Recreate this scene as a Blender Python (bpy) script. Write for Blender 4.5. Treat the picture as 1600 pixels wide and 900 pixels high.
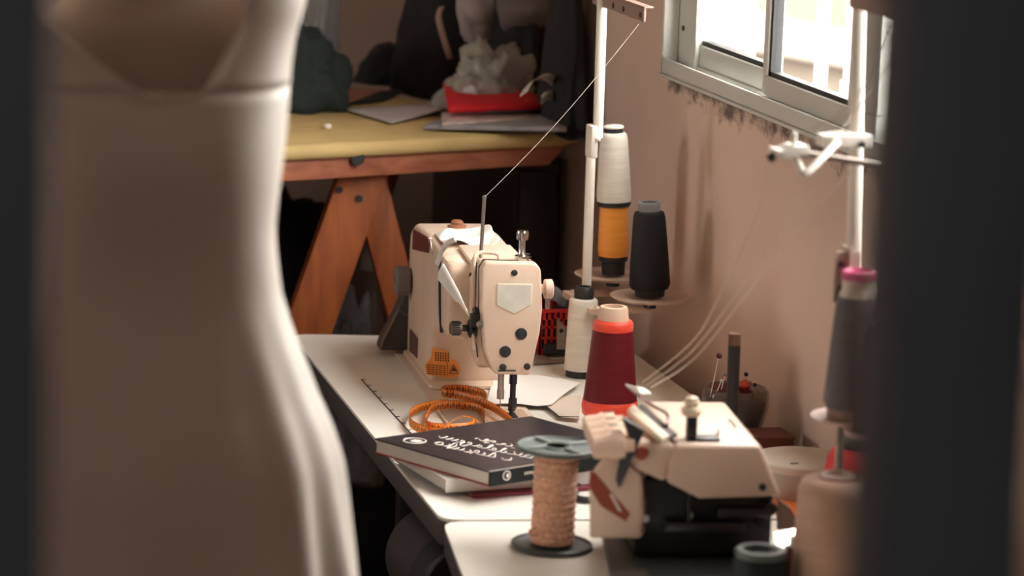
import bpy, bmesh, math, random
from mathutils import Vector, Matrix, noise
for o in list(bpy.data.objects): bpy.data.objects.remove(o)
C = bpy.context.scene.collection
SC = bpy.context.scene
random.seed(7)
# ------------------------------------------------------------------ camera
FPX, H = 5000.0, 1.95
_d = Vector((-1351, 984, FPX)).normalized()                     # direction of the long wall seen by the lens
_h = Vector((1, -math.tan(math.radians(2.0)), 0))
_u = _h.cross(_d).normalized()
if _u.y < 0: _u.negate()
_x = _d.cross(_u)
if _x.x < 0: _x.negate()
AX, AY, AZ = _x, _d, _u                                          # room axes in lens axes
cam = bpy.data.cameras.new('camera'); cam_o = bpy.data.objects.new('camera', cam); C.objects.link(cam_o)
R = Matrix(((AX.x, AX.y, -AX.z), (AY.x, AY.y, -AY.z), (AZ.x, AZ.y, -AZ.z)))
cam_o.matrix_world = Matrix.Translation((0, 0, H)) @ R.to_4x4()
cam.sensor_width = 36; cam.lens = FPX / 1600 * 36
cam.clip_start = 0.05
cam.dof.use_dof = True; cam.dof.focus_distance = 5.36; cam.dof.aperture_fstop = 3.5
SC.camera = cam_o

def P(px, py, x=None, y=None, z=None):
    """room point on the plane x=, y= or z= that is seen at (px, py) of the photograph"""
    v = Vector((px - 800, 450 - py, FPX))
    r = Vector((v.dot(AX), v.dot(AY), v.dot(AZ)))
    t = (z - H) / r.z if z is not None else (y / r.y if y is not None else x / r.x)
    return Vector((r.x * t, r.y * t, H + r.z * t))
def PF(px, py, loc, ang, x=None, y=None, z=None):
    """the same, in the axes of a thing standing at loc and turned by ang: planes are given in those axes"""
    M = Matrix.Rotation(-ang, 3, 'Z'); v = Vector((px - 800, 450 - py, FPX))
    r = M @ Vector((v.dot(AX), v.dot(AY), v.dot(AZ))); c = M @ (Vector((0, 0, H)) - Vector(loc))
    t = (z - c.z) / r.z if z is not None else ((y - c.y) / r.y if y is not None else (x - c.x) / r.x)
    return c + r * t
# ------------------------------------------------------------------ world, daylight
def lin(c): return tuple(((v / 255 / 12.92) if v / 255 <= .04045 else ((v / 255 + .055) / 1.055) ** 2.4) for v in c)
W = bpy.data.worlds.new('sky'); SC.world = W; W.use_nodes = True
bg = W.node_tree.nodes['Background']
bg.inputs[0].default_value = (1.0, 0.97, 0.915, 1); bg.inputs[1].default_value = 20.0
def portal(name, loc, rot, sx, sy):
    l = bpy.data.lights.new(name, 'AREA'); l.shape = 'RECTANGLE'; l.size = sx; l.size_y = sy
    l.cycles.is_portal = True
    o = bpy.data.objects.new(name, l); o.location = loc; o.rotation_euler = rot; C.objects.link(o)
SC.view_settings.view_transform = 'Standard'; SC.view_settings.look = 'None'
SC.view_settings.gamma = 1; SC.view_settings.use_curve_mapping = False
SC.view_settings.exposure = 0.12
SC.cycles.max_bounces = 10; SC.cycles.diffuse_bounces = 6; SC.cycles.transparent_max_bounces = 12
SC.cycles.sample_clamp_indirect = 6; SC.cycles.caustics_reflective = False; SC.cycles.caustics_refractive = False
XW, YB, XL, YF, ZC = 1.80, 7.15, -1.7, 1.66, 2.75               # room: right wall, back wall, left wall, front wall, ceiling
WY0, WY1, WZ0, WZ1 = 3.65, 5.552, 1.27, 2.5                      # window in the right wall
LY0, LY1, LZ0, LZ1 = 5.45, 6.05, 1.3, 2.1                          # window in the left wall
portal('daylight_window', (XW + .10, (WY0 + WY1) / 2, (WZ0 + WZ1) / 2), (0, math.radians(90), 0), WZ1 - WZ0, WY1 - WY0)
portal('daylight_side_window', (XL - .10, (LY0 + LY1) / 2, (LZ0 + LZ1) / 2), (0, math.radians(-90), 0), LZ1 - LZ0, LY1 - LY0)
hl = bpy.data.lights.new('shadow_fill', 'POINT'); hl.energy = 13; hl.shadow_soft_size = .2; hl.color = (1, .97, .94)  # unseen fill light added behind the camera to lift the blacks
hlo = bpy.data.objects.new('shadow_fill', hl); hlo.location = (.3, -.4, 2.3); C.objects.link(hlo)
# ------------------------------------------------------------------ materials
MATS = {}
def mat(name, rgb, rough=.6, metal=0.0, noise_s=0, noise_a=0.0, bump_s=0, bump_a=0.0, alpha=1.0, sheen=0, trans=0, spec=.5, coat=0, stretch=(1, 1, 1), sss=0):
    if name in MATS: return MATS[name]
    m = bpy.data.materials.new(name); m.use_nodes = True; MATS[name] = m
    nt = m.node_tree; b = nt.nodes['Principled BSDF']; N = nt.nodes.new; L = nt.links.new
    c = lin(rgb)
    b.inputs['Base Color'].default_value = (*c, 1); b.inputs['Roughness'].default_value = rough; b.inputs['Metallic'].default_value = metal
    b.inputs['Alpha'].default_value = alpha; b.inputs['Sheen Weight'].default_value = sheen
    b.inputs['Transmission Weight'].default_value = trans; b.inputs['Specular IOR Level'].default_value = spec; b.inputs['Coat Weight'].default_value = coat
    if sss: b.inputs['Subsurface Weight'].default_value = sss; b.inputs['Subsurface Radius'].default_value = (.01, .008, .006)
    tc = N('ShaderNodeTexCoord'); mp = N('ShaderNodeMapping'); mp.inputs['Scale'].default_value = stretch; L(tc.outputs['Object'], mp.inputs[0])
    if noise_s:
        n = N('ShaderNodeTexNoise'); n.inputs['Scale'].default_value = noise_s; n.inputs['Detail'].default_value = 5; L(mp.outputs[0], n.inputs[0])
        r = N('ShaderNodeValToRGB'); k = noise_a
        r.color_ramp.elements[0].color = (*[v * (1 - k) for v in c], 1); r.color_ramp.elements[1].color = (*[min(1, v * (1 + k)) for v in c], 1)
        r.color_ramp.elements[0].position = .3; r.color_ramp.elements[1].position = .7
        L(n.outputs['Fac'], r.inputs[0]); L(r.outputs[0], b.inputs['Base Color'])
    if bump_s:
        n = N('ShaderNodeTexNoise'); n.inputs['Scale'].default_value = bump_s; n.inputs['Detail'].default_value = 4; L(mp.outputs[0], n.inputs[0])
        bp = N('ShaderNodeBump'); bp.inputs['Strength'].default_value = bump_a; bp.inputs['Distance'].default_value = .004
        L(n.outputs['Fac'], bp.inputs['Height']); L(bp.outputs[0], b.inputs['Normal'])
    return m
def thread_mat(name, rgb, rough=.55, scale=700, depth=.15):
    """wound thread: fine horizontal ridges and faint streaks"""
    m = mat(name, rgb, rough, sheen=.2 if sum(rgb) > 300 else 0, spec=.5 if sum(rgb) > 200 else .2)
    nt = m.node_tree; N = nt.nodes.new; L = nt.links.new; b = nt.nodes['Principled BSDF']
    if nt.nodes.get('ridges'): return m
    tc = N('ShaderNodeTexCoord'); w = N('ShaderNodeTexWave'); w.name = 'ridges'; w.bands_direction = 'Z'
    w.inputs['Scale'].default_value = scale / 6.28; w.inputs['Distortion'].default_value = 1.5; w.inputs['Detail'].default_value = 2
    L(tc.outputs['Object'], w.inputs[0])
    bp = N('ShaderNodeBump'); bp.inputs['Strength'].default_value = depth; bp.inputs['Distance'].default_value = .001
    L(w.outputs['Fac'], bp.inputs['Height']); L(bp.outputs[0], b.inputs['Normal'])
    mp = N('ShaderNodeMapping'); mp.inputs['Scale'].default_value = (12, 12, 160); L(tc.outputs['Object'], mp.inputs[0])
    n = N('ShaderNodeTexNoise'); n.inputs['Scale'].default_value = 1.0; L(mp.outputs[0], n.inputs[0])
    r = N('ShaderNodeValToRGB'); c = lin(rgb)
    r.color_ramp.elements[0].color = (*[v * .78 for v in c], 1); r.color_ramp.elements[1].color = (*[min(1, v * 1.15) for v in c], 1)
    L(n.outputs['Fac'], r.inputs[0]); L(r.outputs[0], b.inputs['Base Color'])
    return m
def wood_mat(name, rgb, dark, axis=(1, 1, 12)):
    m = mat(name, rgb, .55)
    nt = m.node_tree; N = nt.nodes.new; L = nt.links.new; b = nt.nodes['Principled BSDF']
    tc = N('ShaderNodeTexCoord'); mp = N('ShaderNodeMapping'); mp.inputs['Scale'].default_value = axis; L(tc.outputs['Object'], mp.inputs[0])
    n = N('ShaderNodeTexNoise'); n.inputs['Scale'].default_value = 4; n.inputs['Detail'].default_value = 8; n.inputs['Distortion'].default_value = .6; L(mp.outputs[0], n.inputs[0])
    r = N('ShaderNodeValToRGB'); r.color_ramp.elements[0].color = (*lin(dark), 1); r.color_ramp.elements[1].color = (*lin(rgb), 1)
    r.color_ramp.elements[0].position = .3; r.color_ramp.elements[1].position = .62
    L(n.outputs['Fac'], r.inputs[0]); L(r.outputs[0], b.inputs['Base Color'])
    return m
def wall_mat(name, rgb, stain=False):
    """painted plaster; with grime streaks running down from the window ledge when stain is set"""
    m = mat(name, rgb, .85, bump_s=60, bump_a=.12)
    nt = m.node_tree; N = nt.nodes.new; L = nt.links.new; b = nt.nodes['Principled BSDF']; c = lin(rgb)
    tc = N('ShaderNodeTexCoord'); n = N('ShaderNodeTexNoise'); n.inputs['Scale'].default_value = 2.2; n.inputs['Detail'].default_value = 6; L(tc.outputs['Object'], n.inputs[0])
    r = N('ShaderNodeValToRGB'); r.color_ramp.elements[0].color = (*[v * .86 for v in c], 1); r.color_ramp.elements[1].color = (*[v * 1.08 for v in c], 1)
    r.color_ramp.elements[0].position = .3; r.color_ramp.elements[1].position = .7
    L(n.outputs['Fac'], r.inputs[0]); out = r.outputs[0]
    if stain:
        sx = N('ShaderNodeSeparateXYZ'); L(tc.outputs['Object'], sx.inputs[0])
        mp = N('ShaderNodeMapping'); mp.inputs['Scale'].default_value = (1, 6, 8); L(tc.outputs['Object'], mp.inputs[0])
        s = N('ShaderNodeTexNoise'); s.inputs['Scale'].default_value = 3.4; s.inputs['Detail'].default_value = 9; s.inputs['Roughness'].default_value = .72; L(mp.outputs[0], s.inputs[0])
        mr = N('ShaderNodeMapRange'); mr.inputs['From Min'].default_value = WZ0 - .10; mr.inputs['From Max'].default_value = WZ0 - .004; mr.inputs['To Min'].default_value = -.45; mr.inputs['To Max'].default_value = .03
        L(sx.outputs['Z'], mr.inputs['Value'])
        a = N('ShaderNodeMath'); a.operation = 'ADD'; L(s.outputs['Fac'], a.inputs[0]); L(mr.outputs[0], a.inputs[1])
        g = N('ShaderNodeMapRange'); g.inputs['From Min'].default_value = .33; g.inputs['From Max'].default_value = .52; g.inputs['To Max'].default_value = .85
        L(a.outputs[0], g.inputs['Value'])
        lo = N('ShaderNodeMath'); lo.operation = 'LESS_THAN'; L(sx.outputs['Z'], lo.inputs[0]); lo.inputs[1].default_value = WZ0 + .004
        ly = N('ShaderNodeMath'); ly.operation = 'LESS_THAN'; L(sx.outputs['Y'], ly.inputs[0]); ly.inputs[1].default_value = WY1 + .02
        k1 = N('ShaderNodeMath'); k1.operation = 'MULTIPLY'; L(lo.outputs[0], k1.inputs[0]); L(ly.outputs[0], k1.inputs[1])
        k2 = N('ShaderNodeMath'); k2.operation = 'MULTIPLY'; L(k1.outputs[0], k2.inputs[0]); L(g.outputs[0], k2.inputs[1])
        mx = N('ShaderNodeMixRGB'); mx.inputs[2].default_value = (*lin((62, 50, 46)), 1); L(k2.outputs[0], mx.inputs[0]); L(out, mx.inputs[1]); out = mx.outputs[0]
    L(out, b.inputs['Base Color'])
    return m
def tape_mat(name, rgb, ink, blocks=True):
    """measuring tape print: ticks along both edges and a row of figures, laid along the UV length in centimetres"""
    m = mat(name, rgb, .45)
    nt = m.node_tree; N = nt.nodes.new; L = nt.links.new; b = nt.nodes['Principled BSDF']
    uv = N('ShaderNodeUVMap'); sx = N('ShaderNodeSeparateXYZ'); L(uv.outputs[0], sx.inputs[0])
    def math_(op, a, bb=None, cc=None):
        n = N('ShaderNodeMath'); n.operation = op
        for i, v in enumerate((a, bb, cc)):
            if v is None: continue
            if isinstance(v, (int, float)): n.inputs[i].default_value = v
            else: L(v, n.inputs[i])
        return n.outputs[0]
    fr = math_('FRACT', sx.outputs[0]); v = sx.outputs[1]
    big = math_('MULTIPLY', math_('LESS_THAN', fr, .2), math_('LESS_THAN', v, .6))
    half = math_('MULTIPLY', math_('LESS_THAN', math_('FRACT', math_('MULTIPLY', sx.outputs[0], 2)), .22), math_('GREATER_THAN', v, .72))
    fig = math_('MULTIPLY', math_('MULTIPLY', math_('GREATER_THAN', fr, .40), math_('LESS_THAN', fr, .86)), math_('MULTIPLY', math_('GREATER_THAN', v, .22), math_('LESS_THAN', v, .70)))
    edge = math_('GREATER_THAN', v, .975)
    ink_f = math_('MAXIMUM', math_('MAXIMUM', big, half), math_('MAXIMUM', math_('MULTIPLY', fig, .85), edge))
    mx = N('ShaderNodeMixRGB'); mx.inputs[1].default_value = (*lin(rgb), 1); mx.inputs[2].default_value = (*lin(ink), 1)
    L(math_('MULTIPLY', ink_f, .92), mx.inputs[0]); L(mx.outputs[0], b.inputs['Base Color'])
    return m
def film_mat(name, rgb, opacity, rough=.25):
    m = bpy.data.materials.new(name); m.use_nodes = True; nt = m.node_tree; N = nt.nodes.new; L = nt.links.new
    b = nt.nodes['Principled BSDF']; b.inputs['Base Color'].default_value = (*lin(rgb), 1); b.inputs['Roughness'].default_value = rough
    t = N('ShaderNodeBsdfTransparent'); mx = N('ShaderNodeMixShader'); mx.inputs[0].default_value = opacity
    L(t.outputs[0], mx.inputs[1]); L(b.outputs[0], mx.inputs[2]); L(mx.outputs[0], nt.nodes['Material Output'].inputs[0])
    return m
# ------------------------------------------------------------------ mesh tools
OFF = {}
class B:
    def __init__(s): s.v = []; s.f = []; s.uv = {}
    def add(s, vs, fs):
        k = len(s.v); s.v += [Vector(v) for v in vs]; s.f += [tuple(i + k for i in f) for f in fs]; return s
    def box(s, c, d, rz=0, m=None):
        x, y, z = [q / 2 for q in d]; M = m or Matrix.Rotation(rz, 3, 'Z')
        vs = [Vector(c) + M @ Vector((a * x, b * y, e * z)) for a in (-1, 1) for b in (-1, 1) for e in (-1, 1)]
        return s.add(vs, [(0, 1, 3, 2), (4, 6, 7, 5), (0, 4, 5, 1), (2, 3, 7, 6), (0, 2, 6, 4), (1, 5, 7, 3)])
    def bx(s, x0, x1, y0, y1, z0, z1): return s.box(((x0 + x1) / 2, (y0 + y1) / 2, (z0 + z1) / 2), (x1 - x0, y1 - y0, z1 - z0))
    def lathe(s, prof, c=(0, 0, 0), n=32, m=None, closed=False):
        """profile of (radius, height) about the local z axis"""
        M = m or Matrix.Identity(3); c = Vector(c); vs = []; fs = []
        for r, z in prof:
            for i in range(n):
                a = 2 * math.pi * i / n; vs.append(c + M @ Vector((r * math.cos(a), r * math.sin(a), z)))
        k = len(prof)
        for j in range(k if closed else k - 1):
            for i in range(n):
                a, b = j * n + i, j * n + (i + 1) % n; e = ((j + 1) % k) * n
                fs.append((a, b, e + (i + 1) % n, e + i))
        if not closed:
            if prof[0][0] > 1e-6: fs.append(tuple(range(n - 1, -1, -1)))
            if prof[-1][0] > 1e-6: fs.append(tuple((k - 1) * n + i for i in range(n)))
        return s.add(vs, fs)
    def cyl(s, p0, p1, r0, r1=None, n=20):
        p0, p1 = Vector(p0), Vector(p1); d = p1 - p0
        M = d.to_track_quat('Z', 'Y').to_matrix()
        return s.lathe([(r0, 0), (r0 if r1 is None else r1, d.length)], p0, n, M)
    def tube(s, pts, r, n=10, closed=False):
        pts = [Vector(p) for p in pts]; k = len(pts); vs = []; fs = []; up = None
        for i, p in enumerate(pts):
            t = (pts[(i + 1) % k] - pts[i - 1]) if closed else (pts[min(i + 1, k - 1)] - pts[max(i - 1, 0)])
            t.normalize()
            if up is None: up = t.orthogonal()
            up = (up - t * up.dot(t)).normalized(); w = t.cross(up)
            rr = r[i] if isinstance(r, (list, tuple)) else r
            for j in range(n):
                a = 2 * math.pi * j / n; vs.append(p + (up * math.cos(a) + w * math.sin(a)) * rr)
        for i in range(k if closed else k - 1):
            for j in range(n):
                e = ((i + 1) % k) * n; fs.append((i * n + j, i * n + (j + 1) % n, e + (j + 1) % n, e + j))
        if not closed: fs += [tuple(range(n - 1, -1, -1)), tuple((k - 1) * n + i for i in range(n))]
        return s.add(vs, fs)
    def prism(s, poly, vec):
        """closed polygon of 3d points pushed along vec"""
        poly = [Vector(p) for p in poly]; n = len(poly); v = Vector(vec)
        return s.add(poly + [p + v for p in poly], [tuple(range(n - 1, -1, -1)), tuple(range(n, 2 * n))] + [(i, (i + 1) % n, n + (i + 1) % n, n + i) for i in range(n)])
    def grid(s, fn, nu, nv, cu=False, cv=False):
        vs = [fn(i / (nu if cu else nu - 1), j / (nv if cv else nv - 1)) for j in range(nv) for i in range(nu)]; fs = []
        for j in range(nv if cv else nv - 1):
            for i in range(nu if cu else nu - 1):
                a, b = j * nu + i, j * nu + (i + 1) % nu; e = ((j + 1) % nv) * nu
                fs.append((a, b, e + (i + 1) % nu, e + i))
        return s.add(vs, fs)
    def ribbon(s, pts, wid, th=.0006):
        """flat strip with print UVs; wid is one vector or one per point"""
        n = len(pts); k = len(s.v); ln = 0
        for i, p in enumerate(pts):
            p = Vector(p); w = Vector(wid[i] if isinstance(wid, list) else wid)
            if i: ln += (p - Vector(pts[i - 1])).length
            s.v += [p - w / 2, p + w / 2]
            s.uv[k + 2 * i] = (ln * 100, 0); s.uv[k + 2 * i + 1] = (ln * 100, 1)
        for i in range(n - 1): s.f.append((k + 2 * i, k + 2 * i + 2, k + 2 * i + 3, k + 2 * i + 1))
        return s
def build(name, b, m, parent=None, bevel=0, seg=2, smooth=None, ang=40, mods=None, label=None, raw=False):
    me = bpy.data.meshes.new(name)
    off = Vector((0, 0, 0))
    if parent is not None and not raw:
        q = parent
        while q.parent: q = q.parent
        off = OFF.get(q.name, off)
    me.from_pydata([v - off for v in b.v], [], b.f)
    if b.uv:
        l = me.uv_layers.new(name='print')
        for lp in me.loops: l.data[lp.index].uv = b.uv.get(lp.vertex_index, (0, 0))
    bm = bmesh.new(); bm.from_mesh(me)
    bmesh.ops.recalc_face_normals(bm, faces=bm.faces)
    if bevel:
        ed = [e for e in bm.edges if len(e.link_faces) == 2 and e.calc_face_angle(0) > math.radians(30)]
        bmesh.ops.bevel(bm, geom=ed, offset=bevel, segments=seg, profile=.5, affect='EDGES', clamp_overlap=True)
    for f in bm.faces: f.smooth = True
    for e in bm.edges:
        if len(e.link_faces) == 2 and e.calc_face_angle(0) > math.radians(ang): e.smooth = False
    bm.to_mesh(me); bm.free()
    o = bpy.data.objects.new(name, me); C.objects.link(o)
    if m: me.materials.append(m)
    if parent is not None: o.parent = parent
    if label: o['label'] = label
    for t, kw in (mods or []):
        md = o.modifiers.new(t.lower(), t)
        for k, v in kw.items(): setattr(md, k, v)
    return o
def tag(o, label, cat, group=None):
    o['label'] = label; o['category'] = cat
    if group: o['group'] = group
    return o
def thing(name, label, cat, loc=(0, 0, 0), group=None):
    o = bpy.data.objects.new(name, None); C.objects.link(o); o.empty_display_size = .05
    o.location = loc; OFF[o.name] = Vector(loc)
    return tag(o, label, cat, group)
def struct(name, b, m, **k):
    o = build(name, b, m, **k); o['kind'] = 'structure'; return o
def spline(pts, sub=8, closed=False):
    pts = [Vector(p) for p in pts]; n = len(pts); out = []
    for i in range(n if closed else n - 1):
        g = (lambda k: pts[k % n]) if closed else (lambda k: pts[max(0, min(n - 1, k))])
        p0, p1, p2, p3 = g(i - 1), g(i), g(i + 1), g(i + 2)
        for j in range(sub):
            t = j / sub
            out.append(.5 * ((2 * p1) + (p2 - p0) * t + (2 * p0 - 5 * p1 + 4 * p2 - p3) * t * t + (3 * p1 - p0 - 3 * p2 + p3) * t ** 3))
    if not closed: out.append(pts[-1])
    return out
def blob(c, rad, amp=.25, scale=3.0, sub=5, seed=0, flat=True, crease=.5, squash=1.0):
    """crumpled heap of cloth: a ball pushed about by folded noise, flat underneath"""
    bm = bmesh.new(); bmesh.ops.create_icosphere(bm, subdivisions=sub, radius=1); b = B(); c = Vector(c); so = Vector((seed * 3.1, seed * 1.7, seed * 5.3))
    for v in bm.verts:
        d = v.co.normalized(); n1 = noise.noise(d * scale * .6 + so); n2 = 1 - 2 * abs(noise.noise(d * scale * 1.5 + so * 2)); n3 = 1 - 2 * abs(noise.noise(d * scale * 3.7 + so))
        k = 1 + amp * n1 * 1.4 + amp * crease * (.55 * n2 + .3 * n3 - .4)
        p = Vector((d.x * rad[0], d.y * rad[1], d.z * rad[2])) * k
        if flat and p.z < 0: p.z *= .04
        b.v.append(c + p)
    bm.verts.index_update(); b.f = [tuple(v.index for v in f.verts) for f in bm.faces]; bm.free()
    return b
def text_mesh(name, body, size, m, mw, parent, ext=.0002):
    cu = bpy.data.curves.new('lettering', 'FONT'); cu.body = body; cu.size = size; cu.extrude = ext; cu.align_x = 'CENTER'; cu.align_y = 'CENTER'; cu.resolution_u = 3
    t = bpy.data.objects.new('lettering', cu); C.objects.link(t)
    dg = bpy.context.evaluated_depsgraph_get(); me = bpy.data.meshes.new_from_object(t.evaluated_get(dg))
    b = B(); b.v = [mw @ v.co for v in me.vertices]; b.f = [tuple(p.vertices) for p in me.polygons]
    bpy.data.objects.remove(t); bpy.data.curves.remove(cu); bpy.data.meshes.remove(me)
    return build(name, b, m, parent)
T = .75
# common finishes
M_white_plastic = mat('white_enamel', (232, 226, 216), .35, noise_s=20, noise_a=.04)
M_black = mat('black_plastic', (38, 39, 41), .5)
M_dark_metal = mat('dark_metal', (70, 68, 70), .35, .8)
M_chrome = mat('chrome', (205, 200, 195), .18, 1)
M_steel = mat('brushed_steel', (170, 165, 160), .35, 1)
M_machine = mat('cream_machine_enamel', (220, 195, 174), .42, noise_s=14, noise_a=.06, bump_s=240, bump_a=.05)
# ================================================================== the room
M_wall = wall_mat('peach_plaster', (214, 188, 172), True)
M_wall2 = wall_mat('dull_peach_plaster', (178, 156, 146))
t_ = .16
b = B(); b.bx(XW, XW + t_, YF - .2, WY0, 0, ZC).bx(XW, XW + t_, WY1, YB + .2, 0, ZC).bx(XW, XW + t_, WY0, WY1, 0, WZ0).bx(XW, XW + t_, WY0, WY1, WZ1, ZC)
struct('wall_right', b, M_wall)
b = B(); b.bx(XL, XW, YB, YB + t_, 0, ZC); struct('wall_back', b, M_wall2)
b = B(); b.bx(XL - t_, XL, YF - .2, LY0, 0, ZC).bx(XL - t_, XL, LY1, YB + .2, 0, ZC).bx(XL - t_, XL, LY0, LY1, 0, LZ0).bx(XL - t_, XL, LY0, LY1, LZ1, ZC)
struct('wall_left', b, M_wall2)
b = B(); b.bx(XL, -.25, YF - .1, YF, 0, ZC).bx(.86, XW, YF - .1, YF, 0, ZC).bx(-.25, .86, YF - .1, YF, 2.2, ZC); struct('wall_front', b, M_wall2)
b = B(); b.bx(-.75, -.65, -1.0, YF - .1, 0, 2.5).bx(1.25, 1.35, -1.0, YF - .1, 0, 2.5).bx(-.75, 1.35, -1.1, -1.0, 0, 2.5).bx(-.75, 1.35, -1.1, YF - .1, 2.5, 2.6)
struct('wall_light_block', b, mat('dark_block_paint', (96, 88, 84), .9))  # unseen dark box added around the camera to cut light through the doorway
b = B(); b.bx(XL - .2, XW + .2, -1.2, YB + .2, -.1, 0)
struct('floor', b, mat('dark_floor_tile', (104, 82, 72), .5, noise_s=3, noise_a=.2))
b = B(); b.bx(XL - .2, XW + .2, YF - .2, YB + .2, ZC, ZC + .1); struct('ceiling', b, mat('ceiling_paint', (225, 215, 205), .9))
# ---- window_1 : aluminium sliding window
M_alu = mat('aluminium', (212, 213, 206), .4, .25, noise_s=9, noise_a=.05)
M_gasket = mat('black_gasket', (40, 42, 44), .6)
M_glass = film_mat('window_glass', (235, 240, 240), .07, .03)
win = bpy.data.objects.new('window_1', None); C.objects.link(win); win.location = (XW, (WY0 + WY1) / 2, WZ0); OFF['window_1'] = Vector(win.location); win['kind'] = 'structure'
JY = P(1087, 50, x=XW + 0.008).y
b = B()
b.bx(XW - 0.018, XW + 0.072, WY0, WY1, WZ0, WZ0 + .010).bx(XW - 0.022, XW - 0.017, WY0, WY1, WZ0, WZ0 + .028).bx(XW + 0.013, XW + 0.016, WY0, WY1, WZ0 + .01, WZ0 + .024).bx(XW + 0.067, XW + 0.072, WY0, WY1, WZ0, WZ0 + .03)
b.bx(XW + 0.008, XW + 0.072, JY, WY1, WZ0 + .010, WZ1).bx(XW - 0.022, XW + 0.008, WY1 - .006, WY1 + .002, WZ0 - .002, WZ1).bx(XW - 0.026, XW + 0.01, WY0, WY1 + .002, WZ0 - .006, WZ0)
b.bx(XW - 0.018, XW + 0.072, WY0, WY0 + .06, WZ0 + .010, WZ1).bx(XW - 0.018, XW + 0.072, WY0, WY1, WZ1 - .03, WZ1)
build('window_frame', b, M_alu, win, bevel=.0015, seg=1)
def sash(pa, pb, pz, x, st0, st1, y0=None):
    """sliding sash on the plane x; the pane runs from pa (far) to pb (near), st are the stile widths"""
    z0, z1 = WZ0 + .0105, WZ1 - .03
    a1 = P(pa, 70, x=x + .004).y; a0 = y0 if y0 is not None else P(pb, 120, x=x + .004).y
    c0 = P((pa + (pb or 1420)) / 2, pz, x=x + .004).z; c1 = z1 - .055
    y1, y0 = a1 + st1, a0 - st0; b = B()
    b.bx(x, x + .026, y0, y1, z0, c0).bx(x, x + .026, y0, y1, c1, z1).bx(x, x + .026, y0, a0, c0, c1).bx(x, x + .026, a1, y1, c0, c1)
    s = build('sash', b, M_alu, win, bevel=.002, seg=1)
    g = .008
    b = B().bx(x + .004, x + .022, a0, a1, c0, c0 + g).bx(x + .004, x + .022, a0, a1, c1 - g, c1).bx(x + .004, x + .022, a0, a0 + g, c0, c1).bx(x + .004, x + .022, a1 - g, a1, c0, c1)
    build('gasket', b, M_gasket, s)
    build('pane', B().bx(x + .011, x + .014, a0, a1, c0, c1), M_glass, s)
sash(1092, 1198, 88, XW + 0.018, .02, P(1087, 50, x=XW + 0.022).y - P(1092, 70, x=XW + 0.022).y)
sash(1204, 1330, 143, XW - 0.012, .12, .022)
sash(1372, None, 204, XW + 0.018, .02, .02, y0=WY0 + .08)
build('jamb_screw', B().lathe([(0, 0), (.005, 0), (.005, .002), (0, .002)], P(1068, 44, x=XW + 0.0075), 12, Matrix.Rotation(math.radians(-90), 3, 'Y')), M_gasket, win)
# security bars outside, each a part of the window
MB_ = mat('white_bar_paint', (240, 238, 232), .5)
for k in range(15):
    y = 5.9 - k * .16
    build('security_bar', B().box((XW + .42, y, (WZ0 + WZ1) / 2), (.02, .02, WZ1 - WZ0 + .3)), MB_, win)
for z in (WZ0 - .05, WZ1 + .05): build('security_rail', B().bx(XW + .405, XW + .435, WY0 - .2, WY1 + .2, z - .012, z + .012), MB_, win)
# ---- window_2 in the left wall (behind the dress)
w2 = bpy.data.objects.new('window_2', None); C.objects.link(w2); w2.location = (XL, (LY0 + LY1) / 2, LZ0); OFF['window_2'] = Vector(w2.location); w2['kind'] = 'structure'
b = B()
for y in (LY0 + .02, (LY0 + LY1) / 2, LY1 - .02): b.bx(XL - .06, XL - .02, y - .02, y + .02, LZ0, LZ1)
for z in (LZ0 + .02, LZ1 - .02): b.bx(XL - .06, XL - .02, LY0, LY1, z - .02, z + .02)
build('window_frame', b, M_alu, w2); build('pane', B().bx(XL - .042, XL - .038, LY0, LY1, LZ0, LZ1), M_glass, w2)
# ---- outside
struct('trim_1', B().bx(XW + t_, XW + 14, -6, 16, -.2, -.1), mat('yard_asphalt', (62, 55, 48), .9, noise_s=2, noise_a=.1))
house = thing('neighbour_house', 'pale peach house wall seen through the window bars', 'house', (XW + 4.0, 9, -.1))
hx = XW + .75
M_peach = mat('peach_render', (97, 88, 78), .9, noise_s=1.5, noise_a=.12)
build('wall', B().bx(hx, hx + 7, 9, 12, -.1, 2.6), M_peach, house)
build('plinth', B().bx(hx, hx + 7, 8.95, 8.999, -.1, .55), mat('tan_render', (84, 74, 62), .9), house)
build('ledge', B().prism([(hx, 8.93, 1.02), (hx + 2.4, 8.93, .62), (hx + 2.4, 8.93, .72), (hx, 8.93, 1.14)], (0, .06, 0)), mat('pale_ledge', (112, 106, 98), .9), house)
# ================================================================== dark posts of the doorway the picture is taken through
M_post = mat('black_painted_post', (104, 107, 113), .6, noise_s=8, noise_a=.1)
def post(x0, x1, label):
    t = thing('door_post', label, 'post', ((x0 + x1) / 2, 1.6, 0))
    build('upright', B().bx(x0, x1, 1.57, 1.63, .012, 2.18), M_post, t, bevel=.008)
    build('foot_plate', B().bx(x0 - .01, x1 + .01, 1.555, 1.645, 0, .012), M_post, t)
post(.05, .190, 'dark blurred upright post filling the left edge of the picture')
post(.640, .7265, 'wide black blurred upright post in front of the window at right')
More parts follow.
